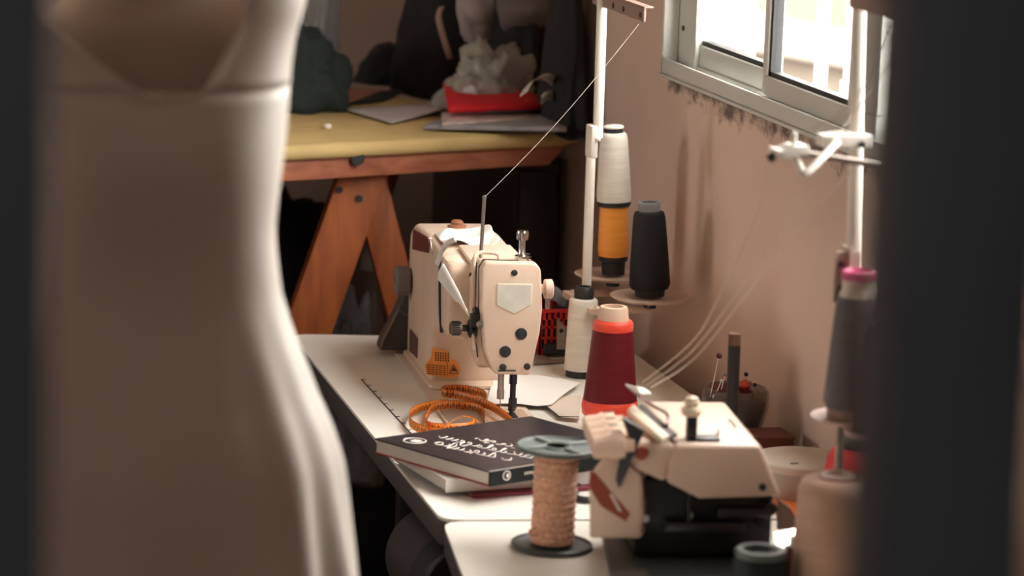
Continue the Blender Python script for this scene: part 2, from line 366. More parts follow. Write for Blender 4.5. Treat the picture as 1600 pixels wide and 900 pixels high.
# ================================================================== tables
M_top = mat('white_laminate', (238, 234, 224), .38, noise_s=6, noise_a=.03)
M_edge = mat('dark_grey_table_edge', (64, 62, 61), .55)
M_frame = mat('dark_table_frame', (48, 47, 48), .5, .3)
def rounded(poly, r, n=6):
    out = []; k = len(poly)
    for i in range(k):
        p, a, c = Vector(poly[i]), Vector(poly[i - 1]), Vector(poly[(i + 1) % k])
        u, w = (a - p).normalized(), (c - p).normalized(); ang = u.angle(w); d = r / math.tan(ang / 2)
        s, e = p + u * d, p + w * d
        for j in range(n + 1):
            t = j / n; out.append((1 - t) ** 2 * s + 2 * t * (1 - t) * p + t * t * e)
    return out
def table(name, label, poly, legs, loc):
    t = thing(name, label, 'table', loc)
    pl = rounded([(x, y, T - .005) for x, y in poly], .035)
    build('laminate_top', B().prism(pl, (0, 0, .005)), M_top, t)
    pl2 = rounded([(x, y, T - .043) for x, y in poly], .035)
    build('board_edge', B().prism([p for p in pl2], (0, 0, .0375)), M_edge, t, bevel=.003)
    for x, y in legs:
        lg = build('leg', B().box((x, y, .36), (.05, .035, .68)).box((x, y, .02), (.07, .35, .04)), M_frame, t, bevel=.004)
    (x0, y0), (x1, y1) = legs[0], legs[-1]
    build('stretcher', B().cyl((x0, y0, .15), (x1, y1, .15), .015), M_frame, t)
    return t
E1 = [(1.106, 4.41), (1.735, 4.335), (1.745, 5.66), (1.143, 5.765)]
t1 = table('sewing_table', 'white sewing table with dark edge carrying the lockstitch machine', E1, [(1.32, 4.62), (1.32, 5.5)], (1.42, 5.05, 0))
E2 = [(1.02, 3.83), (1.62, 3.75), (1.735, 4.325), (1.105, 4.40)]
E2 = [(.985, 3.55), (1.62, 3.47), (1.735, 4.325), (1.105, 4.40)]
t2 = table('overlock_table', 'white table nearest the viewer carrying the overlock machine', E2, [(1.3, 3.68), (1.4, 4.2)], (1.37, 3.9, 0))
# motor under the first table
mo = thing('clutch_motor', 'round black motor hanging in the dark under the sewing table', 'motor', (1.17, 5.0, .5))
MX = Matrix.Rotation(math.radians(90), 3, 'X')
build('motor_housing', B().lathe([(.0, -.1), (.06, -.1), (.08, -.08), (.08, .08), (.06, .1), (0, .1)], (1.2, 4.75, .58), 32, MX), M_black, mo)
build('motor_pulley', B().lathe([(.0, 0), (.062, 0), (.062, .008), (.05, .014), (.062, .02), (.062, .028), (0, .028)], (1.2, 4.65, .58), 28, MX), M_dark_metal, mo)
build('hanger_bracket', B().box((1.2, 4.75, .68), (.05, .12, .06)), M_dark_metal, mo)
# treadle
tr = thing('treadle', 'black foot treadle near the floor under the sewing table', 'pedal', (1.3, 5.0, .0))
build('foot_board', B().box((1.2, 5.0, .15), (.25, .4, .015), m=Matrix.Rotation(.25, 3, 'Y')), M_black, tr)
build('pivot_bar', B().cyl((1.3, 4.63, .13), (1.3, 5.48, .13), .012), M_dark_metal, tr)
# ================================================================== lockstitch sewing machine (built in its own axes)
PSI = math.radians(4)
SM = thing('sewing_machine', 'cream industrial lockstitch sewing machine on the far white table', 'sewing machine', (1.36, 5.035, T + .001))
SM.rotation_euler = (0, 0, -PSI); OFF['sewing_machine'] = Vector((0, 0, 0))
def sm(name, b, m, bevel=0, parent=None, **k): return build(name, b, m, parent or SM, bevel=bevel, **k)
# body: C shaped casting in the y-z plane
def crect(y0, y1, z0, z1): return [(y0, z0), (y1, z0), (y1, z1), (y0, z1)]
prof = [(.24, .004), (.50, .004), (.505, .2), (.497, .236), (.46, .252), (.33, .257), (.20, .252), (.10, .245), (.085, .235), (.085, .125), (.15, .118), (.205, .112), (.232, .1), (.24, .085)]
sm('machine_body', B().prism([(-.082, y, z) for y, z in prof], (.134, 0, 0)), M_machine, bevel=.012, seg=3)
prof2 = [(0, .085), (.09, .098), (.0905, .258), (.05, .264), (0, .268)]
sm('head_casting', B().prism([(-.046, y, z) for y, z in prof2], (.096, 0, 0)), M_machine, bevel=.008, seg=3)
sm('top_cover', B().prism([(-.046, .09, .246), (-.046, .20, .252), (.045, .20, .252), (.045, .09, .25)], (0, 0, .008)), M_machine, bevel=.003)
# end cover step between arm and head
sm('arm_end_cover', B().prism([(-.0835, .16, .252), (-.0835, .11, .25), (-.066, .092, .2), (-.052, .088, .115), (-.0835, .15, .115)], (.03, 0, 0)), M_machine, bevel=.004)
sm('seam_gap', B().tube(spline([(-.0838, .165, .248), (-.0842, .158, .2), (-.0838, .148, .15), (-.082, .14, .118)], 5), .0022, 6), M_black)
sm('bed_plate', B().prism(rounded([(-.10, -.14, 0), (.055, -.14, 0), (.055, .53, 0), (-.10, .53, 0)], .012), (0, 0, .004)), mat('cream_bed_enamel', (218, 198, 182), .4), bevel=.001)
sm('bed_step', B().prism(rounded([(-.088, .20, .004), (.052, .20, .004), (.052, .515, .004), (-.088, .515, .004)], .02), (0, 0, .008)), M_machine, bevel=.003)
# face plate
fp = [(-.047, .258), (-.040, .270), (.045, .268), (.054, .257), (.059, .19), (.056, .15), (.042, .078), (-.016, .080), (-.022, .086), (-.037, .120), (-.045, .19)]
face = sm('face_plate', B().prism([(x, 0.0, z) for x, z in fp], (0, -.022, 0)), M_machine, bevel=.0045, seg=3)
sm('plate_gasket', B().prism([(x * 1.0, .004, z) for x, z in fp], (0, -.004, 0)), M_black)
for x, z, r in ((.009, .252, .0052), (.024, .149, .0098), (-.002, .119, .0096), (-.005, .0925, .006), (.036, .0935, .0055)):
    sm('face_screw', B().lathe([(0, 0), (r, 0), (r, .0022), (r * .75, .003), (0, .003)], (x, -.0218, z), 20, MX), M_black, parent=face)
sm('slot_bar', B().box((.002, -.0225, .0865), (.03, .001, .002)), M_black, parent=face)
bad = [(-.020, .234), (.040, .233), (.040, .198), (.011, .182), (-.020, .198)]
sm('badge_rim', B().prism([(x, -.0215, z) for x, z in bad], (0, -.002, 0)), mat('badge_rim_cream', (238, 222, 200), .4), bevel=.0006, parent=face)
sm('badge_plate', B().prism([(.01 + (x - .01) * .93, -.0232, .209 + (z - .209) * .93) for x, z in bad], (0, -.0009, 0)), mat('badge_silver', (214, 210, 198), .45, .0, noise_s=60, noise_a=.06), parent=face)
# knob on the right of the face
MY = Matrix.Rotation(math.radians(90), 3, 'Y')
sm('lifter_knob', B().lathe([(0, 0), (.008, 0), (.008, .008), (.016, .009), (.0165, .02), (.014, .022), (0, .022)], (.055, -.008, .222), 24, MY), mat('pinkish_enamel', (220, 188, 172), .4))
sm('lifter_lever', B().box((.07, -.008, .2), (.008, .008, .024)), M_steel, bevel=.002)
# presser regulator screw and pin
ps = sm('pressure_screw', B().lathe([(0, 0), (.0125, 0), (.0125, .007), (.0075, .008), (.0055, .012), (.0055, .033), (.0095, .034), (.0105, .045), (.009, .049), (0, .049)], (.027, .01, .268), 24), M_chrome)
sm('thread_pin', B().cyl((-.035, .05, .26), (-.032, .05, .365), .0032, n=12).lathe([(0, -.004), (.004, -.002), (.004, .002), (0, .004)], (-.032, .05, .366), 12), M_steel)
for dx, dy in ((.028, .03), (.044, .03), (.048, .06), (.036, .055)):
    sm('top_screw', B().lathe([(0, 0), (.0055, 0), (.0055, .0016), (0, .0016)], (dx, dy + .012, .2655), 14), M_black)
# take-up guard loop on the operator side
loop = spline([(-.050, .000, .118), (-.0535, .004, .16), (-.0535, .008, .22), (-.053, .012, .262), (-.047, .02, .276), (-.03, .024, .2775), (-.013, .022, .275), (-.0095, .016, .266), (-.0095, .01, .25)], 6)
sm('take_up_guard', B().tube(loop, .0034, 8), M_machine)
sm('guard_slot', B().box((-.0465, .028, .2), (.002, .012, .12)), M_black)
sm('take_up_lever', B().tube([(-.046, .03, .235), (-.056, .024, .242), (-.058, .022, .238)], .002, 6), M_dark_metal)
# tension assembly
MXn = Matrix.Rotation(math.radians(-90), 3, 'Y')
tp = (-.047, .012, .152)
ten = sm('tension_assembly', B().lathe([(0, 0), (.016, 0), (.016, .004), (.013, .006), (.017, .009), (.013, .012), (.006, .014), (.005, .026), (0, .026)], tp, 24, MXn).box((-.052, .0, .168), (.012, .014, .022)).cyl((-.05, -.006, .18), (-.05, .004, .186), .005), M_black)
kn = B().lathe([(0, .024), (.0105, .024), (.0115, .027), (.0115, .04), (.0095, .043), (0, .043)], tp, 24, MXn)
sm('tension_knob', kn, mat('knob_grey', (110, 95, 86), .45, .4), parent=ten)
for k in range(20):
    a = k * 2 * math.pi / 20; sm('knurl', B().box((tp[0] - .0335, tp[1] + .0115 * math.cos(a), tp[2] + .0115 * math.sin(a)), (.013, .0014, .0014)), M_dark_metal, parent=ten)
sm('tension_screw', B().cyl((-.047, -.014, .166), (-.047, -.026, .166), .006).cyl((-.047, -.026, .166), (-.047, -.028, .166), .003), M_chrome, parent=ten)
sm('check_spring', B().tube(spline([(-.05, .008, .14), (-.046, .002, .122), (-.044, .0, .105)], 4), .0012, 6), M_dark_metal, parent=ten)
# needle, presser
sm('needle_bar', B().cyl((-.003, .0, .085), (-.003, 0, .046), .0052).cyl((-.003, 0, .05), (-.003, 0, .034), .0062).cyl((-.008, 0, .044), (.002, 0, .044), .003), M_steel)
sm('needle', B().cyl((-.003, 0, .036), (-.003, 0, .004), .0011, .0005, 8), M_chrome)
sm('presser_bar', B().cyl((.019, .006, .085), (.019, .006, .058), .0066).cyl((.019, .006, .06), (.019, .006, .03), .005), mat('blue_black_steel', (58, 56, 72), .35, .7))
ft = sm('presser_foot', B().prism([(.013, .002, .034), (.026, .002, .034), (.026, .002, .02), (.023, .002, .012), (.016, .002, .008), (.012, .002, .013)], (0, .008, 0)).box((.014, -.006, .007), (.02, .03, .003)), M_dark_metal, bevel=.001)
sm('foot_screw', B().lathe([(0, 0), (.005, 0), (.005, .003), (0, .003)], (.019, .001, .027), 14, MX), M_black, parent=ft)
sm('needle_plate', B().prism(rounded([(-.03, -.05, .004), (.045, -.05, .004), (.045, .05, .004), (-.03, .05, .004)], .008), (0, 0, .0012)), mat('peach_steel', (226, 196, 172), .3, .35))
sm('slide_plate', B().prism(rounded([(-.097, -.06, .004), (-.034, -.06, .004), (-.034, .05, .004), (-.097, .05, .004)], .006), (0, 0, .001)), mat('grey_slide_steel', (182, 172, 162), .32, .6))
# handwheel and belt cover
hw = B().lathe([(0, 0), (.03, 0), (.033, .006), (.05, .006), (.056, .012), (.058, .022), (.058, .05), (.055, .056), (.045, .05), (.03, .046), (0, .046)], (-.015, .51, .155), 48, Matrix.Rotation(math.radians(-90), 3, 'X'))
hwo = sm('handwheel', hw, mat('black_wheel', (52, 50, 52), .45))
M_dial = mat('grey_brown_dial', (128, 116, 112), .45, noise_s=12, noise_a=.06)
dc = PF(640, 439, SM.location, -PSI, x=-.084)
dial = sm('stitch_dial', B().lathe([(0, 0), (.022, 0), (.026, .003), (.026, .024), (.0235, .027), (0, .027)], dc, 40, MXn), M_dial)
for k in range(30):
    a = 2 * math.pi * k / 30; sm('dial_ridge', B().box(dc + Vector((-.014, .026 * math.cos(a), .026 * math.sin(a))), (.018, .0022, .0022), m=Matrix.Rotation(a, 3, 'X')), M_dial, parent=dial)
sm('dial_mark', B().box(dc + Vector((-.0272, 0, .004)), (.0006, .003, .012)), M_black, parent=dial)
cov = [(-.130, .008), (-.124, .03), (-.096, .085), (-.085, .118), (-.05, .125), (.05, .11), (.06, .008)]
sm('belt_cover', B().prism([(x, .512, z) for x, z in cov], (0, .05, 0)), mat('brown_grey_cover', (70, 64, 62), .5), bevel=.006)
sm('cover_rim', B().tube([(-.128, .510, .012), (-.1235, .510, .03), (-.096, .510, .085), (-.07, .51, .07), (-.06, .5, .055)], .003, 6), mat('tan_rim', (120, 98, 86), .5))
# labels on the casting
sm('model_plate', B().prism([(-.0826, y, z) for y, z in ((.285, .230), (.455, .206), (.457, .232), (.452, .243), (.287, .255), (.282, .246))], (-.0012, 0, 0)), mat('dark_red_label', (96, 40, 38), .45, noise_s=40, noise_a=.25))
sm('serial_plate', B().prism([(-.0826, y, z) for y, z in ((.375, .024), (.458, .02), (.458, .06), (.375, .06))], (-.0012, 0, 0)), mat('brown_red_label', (92, 58, 54), .45, noise_s=60, noise_a=.3))
def pf(px, py, c):                                                    # photograph point on the pillar front, machine axes
    ex = Vector((math.cos(PSI), -math.sin(PSI), 0)); ey = Vector((math.sin(PSI), math.cos(PSI), 0)); O = Vector((1.36, 5.035, T))
    v = Vector((px - 800, 450 - py, FPX)); r = Vector((v.dot(AX), v.dot(AY), v.dot(AZ))); Cc = Vector((0, 0, H))
    t = (O + ey * c - Cc).dot(ey) / r.dot(ey); q = Cc + r * t - O
    return Vector((q.dot(ex), c, q.z))
st = [(676, 544), (702, 549), (704, 562), (715, 566), (720, 577), (716, 591), (692, 590), (667, 586), (664, 571), (673, 560)]
stk = sm('warning_sticker', B().prism([pf(x, y, .2385) for x, y in st], (0, .0012, 0)), mat('orange_sticker', (250, 164, 86), .45, noise_s=50, noise_a=.08))
ink = mat('sticker_ink', (70, 40, 24), .6)
bq = B()
for r in range(5):
    y = 571 + r * 3.3
    for k in range(5): bq.prism([pf(668 + k * 6 + dx, y + dy + k * .35, .2378) for dx, dy in ((0, 0), (4.6, .2), (4.6, 1.1), (0, .9))], (0, .0004, 0))
for k in range(6):
    for r in range(4):
        x, y = 680 + k * 3.9, 551 + r * 3.8 + k * .25
        bq.prism([pf(x + dx, y + dy, .2378) for dx, dy in ((0, 0), (1.8, 0), (1.8, 2.4), (0, 2.4))], (0, .0004, 0))
sm('sticker_text', bq, ink, parent=stk)
tri = [(709, 571), (716, 584.5), (702, 584.5)]
bq = B(); 
for i in range(3):
    a, c = Vector(pf(*tri[i], .2376)), Vector(pf(*tri[(i + 1) % 3], .2376)); bq.tube([a, c], .0006, 5)
bq.prism([pf(x, y, .2378) for x, y in ((709, 575), (711.5, 578), (713, 581), (709, 580.4), (705.5, 581), (707, 578))], (0, .0004, 0))
bq.tube([pf(699.3, 567, .2377), pf(699.3, 588, .2377)], .0004, 4)
sm('warning_triangle', bq, ink, parent=stk)
# oil window on top
sm('oil_sight_knob', B().lathe([(0, 0), (.017, 0), (.017, .003), (.011, .005), (.011, .01), (.008, .013), (0, .014)], (-.012, .41, .254), 24), mat('brown_amber_plastic', (150, 100, 76), .3))
# paper scrap and fabric strips lying on the machine
M_rag = mat('white_cotton_rag', (238, 234, 226), .85, bump_s=90, bump_a=.2)
def wm(x, y, z): return SM.location + Vector((x * math.cos(PSI) + y * math.sin(PSI), -x * math.sin(PSI) + y * math.cos(PSI), z))
def rag(u, v):
    x = -.07 + .10 * u; y = .20 + .12 * v + .02 * u; z = .259 + .012 * math.sin(u * 7) * math.sin(v * 5 + 1) ** 2 + .012 * u * v
    return wm(x, y, z)
o = build('rag', B().grid(rag, 14, 12), M_rag, None, mods=[('SOLIDIFY', dict(thickness=.002)), ('SUBSURF', dict(levels=1, render_levels=2))])
tag(o, 'crumpled white cotton rag lying on top of the sewing machine', 'rag')
def strip(cent, wid, label, depth):
    """ribbon hanging in front of the arm side; depth = distance from the machine axis at each point"""
    cs = spline([PF(x, y, SM.location, -PSI, x=d) for (x, y), d in zip(cent, depth)], 5); n = len(cs)
    def g(u, v):
        k = u * (n - 1); i = min(n - 2, int(k)); p = cs[i].lerp(cs[i + 1], k - i); t = (cs[i + 1] - cs[i]).normalized()
        w = wid[0] + (wid[1] - wid[0]) * u; sd = Vector((.25, t.z, -t.y)).normalized()
        q = p + sd * w * (v - .5) + Vector((-.003 * math.sin(v * math.pi), 0, 0)); return wm(q.x, q.y, q.z)
    o = build('fabric_strip', B().grid(g, 16, 5), M_rag, None, mods=[('SOLIDIFY', dict(thickness=.0012))]); tag(o, label, 'fabric strip')
strip([(712, 374), (701, 379), (692, 389), (687, 400), (683, 412)], (.010, .013), 'short white ribbon curling down over the machine arm top edge', (-.078, -.086, -.09, -.092, -.094))
strip([(689, 424), (701, 442), (714, 462), (726, 480), (733, 490)], (.030, .008), 'wide white ribbon hanging along the machine arm towards the tension knob', (-.098, -.092, -.086, -.074, -.062))
pn = thing('dressmaking_pin', 'pearl headed pin stuck in the rag on the machine arm', 'pin', wm(-.086, .24, .26))
build('shaft', B().cyl(wm(-.084, .235, .235), wm(-.088, .245, .262), .0008, n=6), M_chrome, pn)
build('head', B().lathe([(0, -.004), (.004, 0), (0, .004)], wm(-.088, .245, .262), 12), mat('pink_pearl', (236, 190, 176), .3), pn)
# inlay rulers of the table top
rl = thing('table_ruler', 'thin dark ruler line with tick marks let into the sewing table', 'ruler', P(600, 630, z=T))
a0, a1 = P(565, 593, z=T + .0006), P(642, 677, z=T + .0006)
build('rule_line', B().tube([a0, a1], .0011, 5), M_black, rl)
for k in range(9):
    p = a0.lerp(a1, k / 8.5); build('tick', B().box(p + Vector((.004, .001, .0)), (.006, .0012, .001)), M_edge, rl)
# ================================================================== cones of thread
def cone(name, label, loc, parts, group='thread cones', tilt=(0, 0), cat='thread cone'):
    """parts: (part name, material, [(radius, height)...]) stacked in one lathe each"""
    t = thing(name, label, cat, loc, group); OFF[t.name] = Vector((0, 0, 0)); t.rotation_euler = (tilt[0], tilt[1], 0)
    for pn_, m, pr in parts: build(pn_, B().lathe(pr, (0, 0, 0), 40), m, t, ang=50)
    return t
M_tube = mat('cream_cone_tube', (222, 190, 165), .55)
Wr = thread_mat('dark_red_thread', (104, 26, 34), .45); Wo = thread_mat('orange_red_thread', (232, 66, 38), .5)
rc = P(951, 676, z=T)
cone('thread_cone', 'large dark red thread cone with orange bands beside the sewing machine', rc, [
    ('cone_tube', M_tube, [(.030, 0), (.042, 0), (.041, .04), (.026, .19), (.0235, .208), (.022, .212), (.0165, .2125), (.0155, .2), (.0155, .02), (.03, 0)]),
    ('lower_band', Wo, [(.041, .030), (.0455, .033), (.047, .045), (.0455, .056), (.043, .058), (.02, .058), (.02, .03), (.041, .03)]),
    ('thread_winding', Wr, [(.03, .0575), (.0445, .057), (.0425, .075), (.034, .165), (.033, .175), (.026, .1755), (.03, .0575)]),
    ('upper_band', Wo, [(.026, .1735), (.0335, .1735), (.0335, .184), (.031, .189), (.025, .191), (.025, .1735)])])
Ww = thread_mat('white_thread', (228, 222, 210), .6)
cone('thread_cone', 'slim white thread cone with black cap standing on the sewing table', P(905, 588, z=T), [
    ('base_ring', M_black, [(0, 0), (.0245, 0), (.0245, .012), (.02, .013), (0, .013)]),
    ('thread_winding', Ww, [(.018, .012), (.0275, .013), (.0275, .03), (.0262, .12), (.025, .139), (.022, .142), (0, .142)]),
    ('cap', M_black, [(.012, .141), (.0175, .142), (.0175, .16), (.015, .163), (.009, .163), (.009, .155), (0, .155)])], tilt=(0, .02))
# ---- left thread stand
X0 = 1.60
LS = thing('thread_stand', 'tall white two-spool thread stand in the wall corner behind the machine', 'thread stand', (X0, 5.35, T))
M_pole = mat('white_tube_paint', (236, 228, 216), .3)
p0, p1, p2 = P(918, 430, x=X0), P(924, 215, x=X0), P(942, -40, x=X0)
build('lower_pole', B().cyl((p0.x, p0.y, T), p1 + Vector((0, 0, .02)), .0085), M_pole, LS)
u0 = P(934, 215, x=X0); build('upper_pole', B().cyl(u0, p2, .009), M_pole, LS)
build('pole_clamp', B().bx(X0 - .017, X0 - .004, u0.y - .018, u0.y + .02, u0.z - .035, u0.z + .022).cyl((X0 - .005, u0.y - .022, u0.z), (X0 - .005, u0.y - .016, u0.z), .005), M_white_plastic, LS, bevel=.004)
ar0, ar1 = P(930, -6, x=X0 + .004), P(1010, 27, x=X0 + .004)
barm = build('guide_arm', B().bx(X0 - .001, X0 + .003, ar1.y, ar0.y, ar0.z - .013, ar0.z + .012).bx(X0 - .001, X0 + .016, ar1.y, ar0.y, ar0.z + .010, ar0.z + .013), mat('taupe_painted_steel', (160, 136, 124), .4, .3), LS, bevel=.0008, seg=1)
for k in (.42, .62, .94):
    q = ar0.lerp(ar1, k); build('guide_hole', B().lathe([(0, 0), (.005, 0), (.005, .0015), (0, .0015)], (X0 - .0018, q.y, ar0.z - .003), 14, MY), M_black, barm)
d1 = P(958, 433, z=.905); d2 = P(1015, 467, z=.895)
M_disc = mat('beige_spool_tray', (206, 180, 162), .4)
for d in (d1, d2):
    s = build('spool_tray', B().lathe([(.0, -.002), (.03, -.002), (.064, .0005), (.070, .004), (.071, .006), (.068, .006), (.03, .0015), (0, .0015)], d, 44), M_disc, LS)
    build('spool_pin', B().cyl(d + Vector((0, 0, 0)), d + Vector((0, 0, .09)), .004), M_pole, s)
    build('tray_boss', B().lathe([(0, -.016), (.012, -.016), (.014, -.002), (0, -.002)], d, 16), M_black, s)
build('tray_bracket', B().bx(X0 - .012, X0 + .012, d2.y - .01, d1.y + .01, .870, .880).cyl((X0, d1.y, .876), (d1.x, d1.y, .876), .007).cyl((X0, d2.y, .876), (d2.x, d2.y, .876), .007), M_disc, LS)
d1z = d1 + Vector((0, 0, .0062)); d2z = d2 + Vector((0, 0, .0062))
cone('thread_cone', 'orange thread cone on black base under the white cone on the far stand', d1z, [
    ('cone_base', M_black, [(0, 0), (.021, 0), (.0215, .022), (.026, .025), (.026, .032), (0, .032)]),
    ('thread_winding', thread_mat('bright_orange_thread', (255, 160, 56), .5), [(.02, .032), (.0275, .034), (.0285, .045), (.0255, .125), (0, .125)])], tilt=(0, -.03))
wz = d1z + Vector((-.004, 0, .1255))
cone('thread_cone', 'white thread cone with black rims stacked on the orange cone', wz, [
    ('lower_rim', M_black, [(0, 0), (.029, 0), (.0305, .004), (.0305, .008), (0, .008)]),
    ('thread_winding', Ww, [(.02, .008), (.031, .009), (.0315, .02), (.0255, .122), (.024, .13), (.02, .134), (0, .134)]),
    ('cap', M_black, [(0, .134), (.0175, .134), (.0175, .142), (0, .142)]),
    ('cap_top', M_white_plastic, [(0, .142), (.0182, .142), (.0185, .1445), (.016, .147), (0, .1475)])], tilt=(0, -.045))
cone('thread_cone', 'black thread cone with grey tube on the front tray of the far stand', d2z, [
    ('cone_base', mat('near_black', (34, 34, 36), .5), [(0, 0), (.026, 0), (.027, .012), (0, .012)]),
    ('thread_winding', thread_mat('black_thread', (36, 36, 39), .6), [(.02, .010), (.033, .013), (.0365, .02), (.0345, .06), (.0285, .142), (.026, .15), (.018, .153), (0, .153)]),
    ('cone_tube', mat('grey_tube', (120, 118, 122), .5), [(.0195, .15), (.02, .166), (.0185, .168), (.014, .168), (.013, .155)])], tilt=(0, -.05))
# ---- right thread stand
X1 = 1.55
RS = thing('thread_stand', 'tall white thread stand with clamps and rods in front of the window', 'thread stand', (X1, 3.97, T))
q0, q1 = P(1334, 395, x=X1), P(1343, -40, x=X1)
build('upper_pole', B().cyl(q0 - Vector((0, 0, .02)), q1, .0095), M_pole, RS)
build('lower_pole', B().cyl((X1, q0.y, T), P(1318, 455, x=X1), .0055), mat('clear_grey_tube', (150, 140, 132), .3), RS)
bk = build('joint_plate', B().box(P(1321, 428, x=X1 - .012), (.004, .03, .075)).bx(X1 - .03, X1 + .004, q0.y - .012, q0.y - .009, q0.z - .065, q0.z + .004), mat('taupe_joint_plate', (176, 156, 142), .4, .3), RS, bevel=.001)
for yy in (413, 451): build('plate_screw', B().lathe([(0, 0), (.0045, 0), (.0045, .002), (0, .002)], P(1314, yy, y=q0.y - .0125), 12, MX), M_black, bk)
Yc = q0.y - .02
c0 = P(1287, 205, y=Yc); c1 = P(1362, 238, y=Yc)
cl = build('pole_clamp', B().bx(c0.x, c1.x, Yc, Yc + .03, c1.z + .006, c0.z - .006), M_white_plastic, RS, bevel=.002)
build('clamp_screw', B().lathe([(0, 0), (.0045, 0), (.0045, .002), (0, .002)], P(1345, 226, y=Yc), 12, MX), M_dark_metal, cl)
build('thumb_rod', B().tube([P(1290, 212, y=Yc + .02), P(1322, 209, y=Yc + .02), P(1325, 204, y=Yc + .02)], .0045, 10), M_white_plastic, cl)
hk = spline([P(1308, 222, y=Yc - .004), P(1285, 246, y=Yc - .03), P(1261, 269, y=Yc - .045), P(1253, 268, y=Yc - .042), P(1246, 254, y=Yc - .03), P(1240, 240, y=Yc - .02)], 6)
build('bent_hook', B().tube(hk, .0052, 12), M_white_plastic, RS)
g0, g1 = P(1238, 237, y=Yc - .02), P(1372, 258, y=Yc - .03)
build('guide_rod', B().cyl(g0, g1, .0045, n=14), mat('grey_rod', (150, 138, 130), .3, .7), RS)
e0 = P(1213, 238, y=Yc - .02); e1 = P(1262, 220, y=Yc - .02)
cl2 = build('guide_block', B().prism([P(1213, 234, y=Yc - .035), P(1226, 236, y=Yc - .035), P(1238, 228, y=Yc - .035), P(1265, 228, y=Yc - .035), P(1265, 242, y=Yc - .035), P(1246, 243, y=Yc - .035), P(1230, 251, y=Yc - .035), P(1213, 246, y=Yc - .035)], (0, .035, 0)), M_white_plastic, RS, bevel=.002)
build('block_screw', B().cyl(P(1241, 226, y=Yc - .02), P(1241, 206, y=Yc - .02), .0035), M_white_plastic, cl2)
build('rod_end', B().cyl(P(1216, 238, y=Yc - .02), P(1203, 248, y=Yc - .025), .0055), M_dark_metal, cl2)
a0, a1 = P(1345, -4, x=X1 + .004), P(1425, 30, x=X1 + .004)
build('guide_arm', B().bx(X1 - .013, X1 - .009, a1.y, a0.y, a0.z - .013, a0.z + .012).bx(X1 - .013, X1 + .012, a1.y, a0.y, a0.z + .01, a0.z + .013), mat('taupe_painted_steel', (160, 136, 124), .4, .3), RS)
gz = P(1328, 655, y=3.92); ty = 3.92
tray = P(1333, 657, y=ty)
s = build('spool_tray', B().lathe([(.0, -.002), (.02, -.002), (.052, .0005), (.057, .003), (.057, .006), (.054, .006), (.02, .0015), (0, .0015)], tray, 40), mat('pinkish_tray', (196, 164, 150), .35), RS)
build('tray_arm', B().cyl((X1 + .006, q0.y - .01, tray.z - .012), tray - Vector((0, 0, .012)), .006).cyl(tray - Vector((0, 0, .016)), tray, .009), MATS['clear_grey_tube'], s)
cone('thread_cone', 'grey thread cone with pink-rimmed tube on the near stand tray', tray + Vector((0, 0, .0062)), [
    ('cone_base', mat('brown_cone_base', (150, 124, 108), .5), [(0, 0), (.036, 0), (.0365, .014), (0, .014)]),
    ('thread_winding', thread_mat('grey_thread', (92, 86, 86), .6, depth=.3), [(.02, .013), (.0385, .014), (.0415, .022), (.0395, .04), (.0285, .158), (.026, .164), (0, .166)]),
    ('cone_tube', mat('pale_tube', (205, 190, 175), .45), [(.02, .160), (.0255, .163), (.0215, .175), (.0212, .188)]),
    ('tube_rim', mat('magenta_rim', (206, 84, 128), .35), [(.0208, .186), (.0225, .188), (.0228, .194), (.021, .1985), (.0175, .199), (.0155, .196), (.015, .186)])], tilt=(0, -.02))
rp = P(1374, 640, y=3.84)
cone('thread_cone', 'dark red thread cone mostly hidden behind the black post and grey cone', (rp.x, 3.84, tray.z + .006), [
    ('thread_winding', thread_mat('maroon_thread', (70, 40, 42), .6), [(0, 0), (.036, 0), (.033, .08), (.026, .132), (.02, .14), (0, .14)]),
    ('cone_tube', mat('coral_tube', (196, 92, 78), .4), [(.012, .13), (.0165, .165), (.0155, .17), (.011, .17), (.01, .15)])])
s2 = build('spool_tray', B().lathe([(.0, -.002), (.02, -.002), (.045, .0005), (.045, .006), (.02, .0015), (0, .0015)], (rp.x, 3.84, tray.z - .001), 32), MATS['pinkish_tray'], RS)
# ---- cones in the right foreground, standing on the near table
cz = P(1309, 748, z=.948)
cone('thread_cone', 'big cream thread cone in the right foreground beside the overlock machine', (cz.x, cz.y, T), [
    ('thread_winding', thread_mat('cream_thread', (196, 160, 138), .6, depth=.2), [(0, 0), (.054, 0), (.056, .01), (.0515, .182), (.047, .194), (.038, .1995), (.02, .2), (0, .2)]),
    ('core_rim', mat('white_core', (236, 230, 220), .35), [(.012, .199), (.0225, .199), (.0225, .203), (.021, .205), (.013, .205), (.012, .199)]),
    ('core_ring', mat('red_core_ring', (150, 40, 46), .4), [(.0225, .1995), (.0245, .1995), (.0245, .2015), (.0225, .2015)])])
gq = P(1189, 860, z=.855)
cone('thread_cone', 'dark green thread cone at the bottom edge beside the overlock machine', (gq.x, gq.y, T), [
    ('thread_winding', thread_mat('black_green_thread', (28, 36, 36), .5), [(0, 0), (.043, 0), (.036, .09), (.033, .098), (0, .1)]),
    ('cone_tube', mat('green_grey_tube', (70, 80, 76), .3), [(.033, .097), (.0345, .1), (.0345, .104), (.032, .107), (.024, .107), (.021, .1), (.02, .09)])])
rq = P(1246, 852, z=.845)
cone('thread_cone', 'narrow dark red cone squeezed between green and cream cones', (rq.x, rq.y, T), [
    ('thread_winding', thread_mat('wine_thread', (92, 26, 38), .55), [(0, 0), (.022, 0), (.02, .08), (.017, .092), (0, .094)]),
    ('cone_tube', mat('white_core', (236, 230, 220), .35), [(.008, .09), (.011, .094), (.011, .106), (.008, .107), (.007, .095)])])
bq_ = P(1340, 724, z=.86)
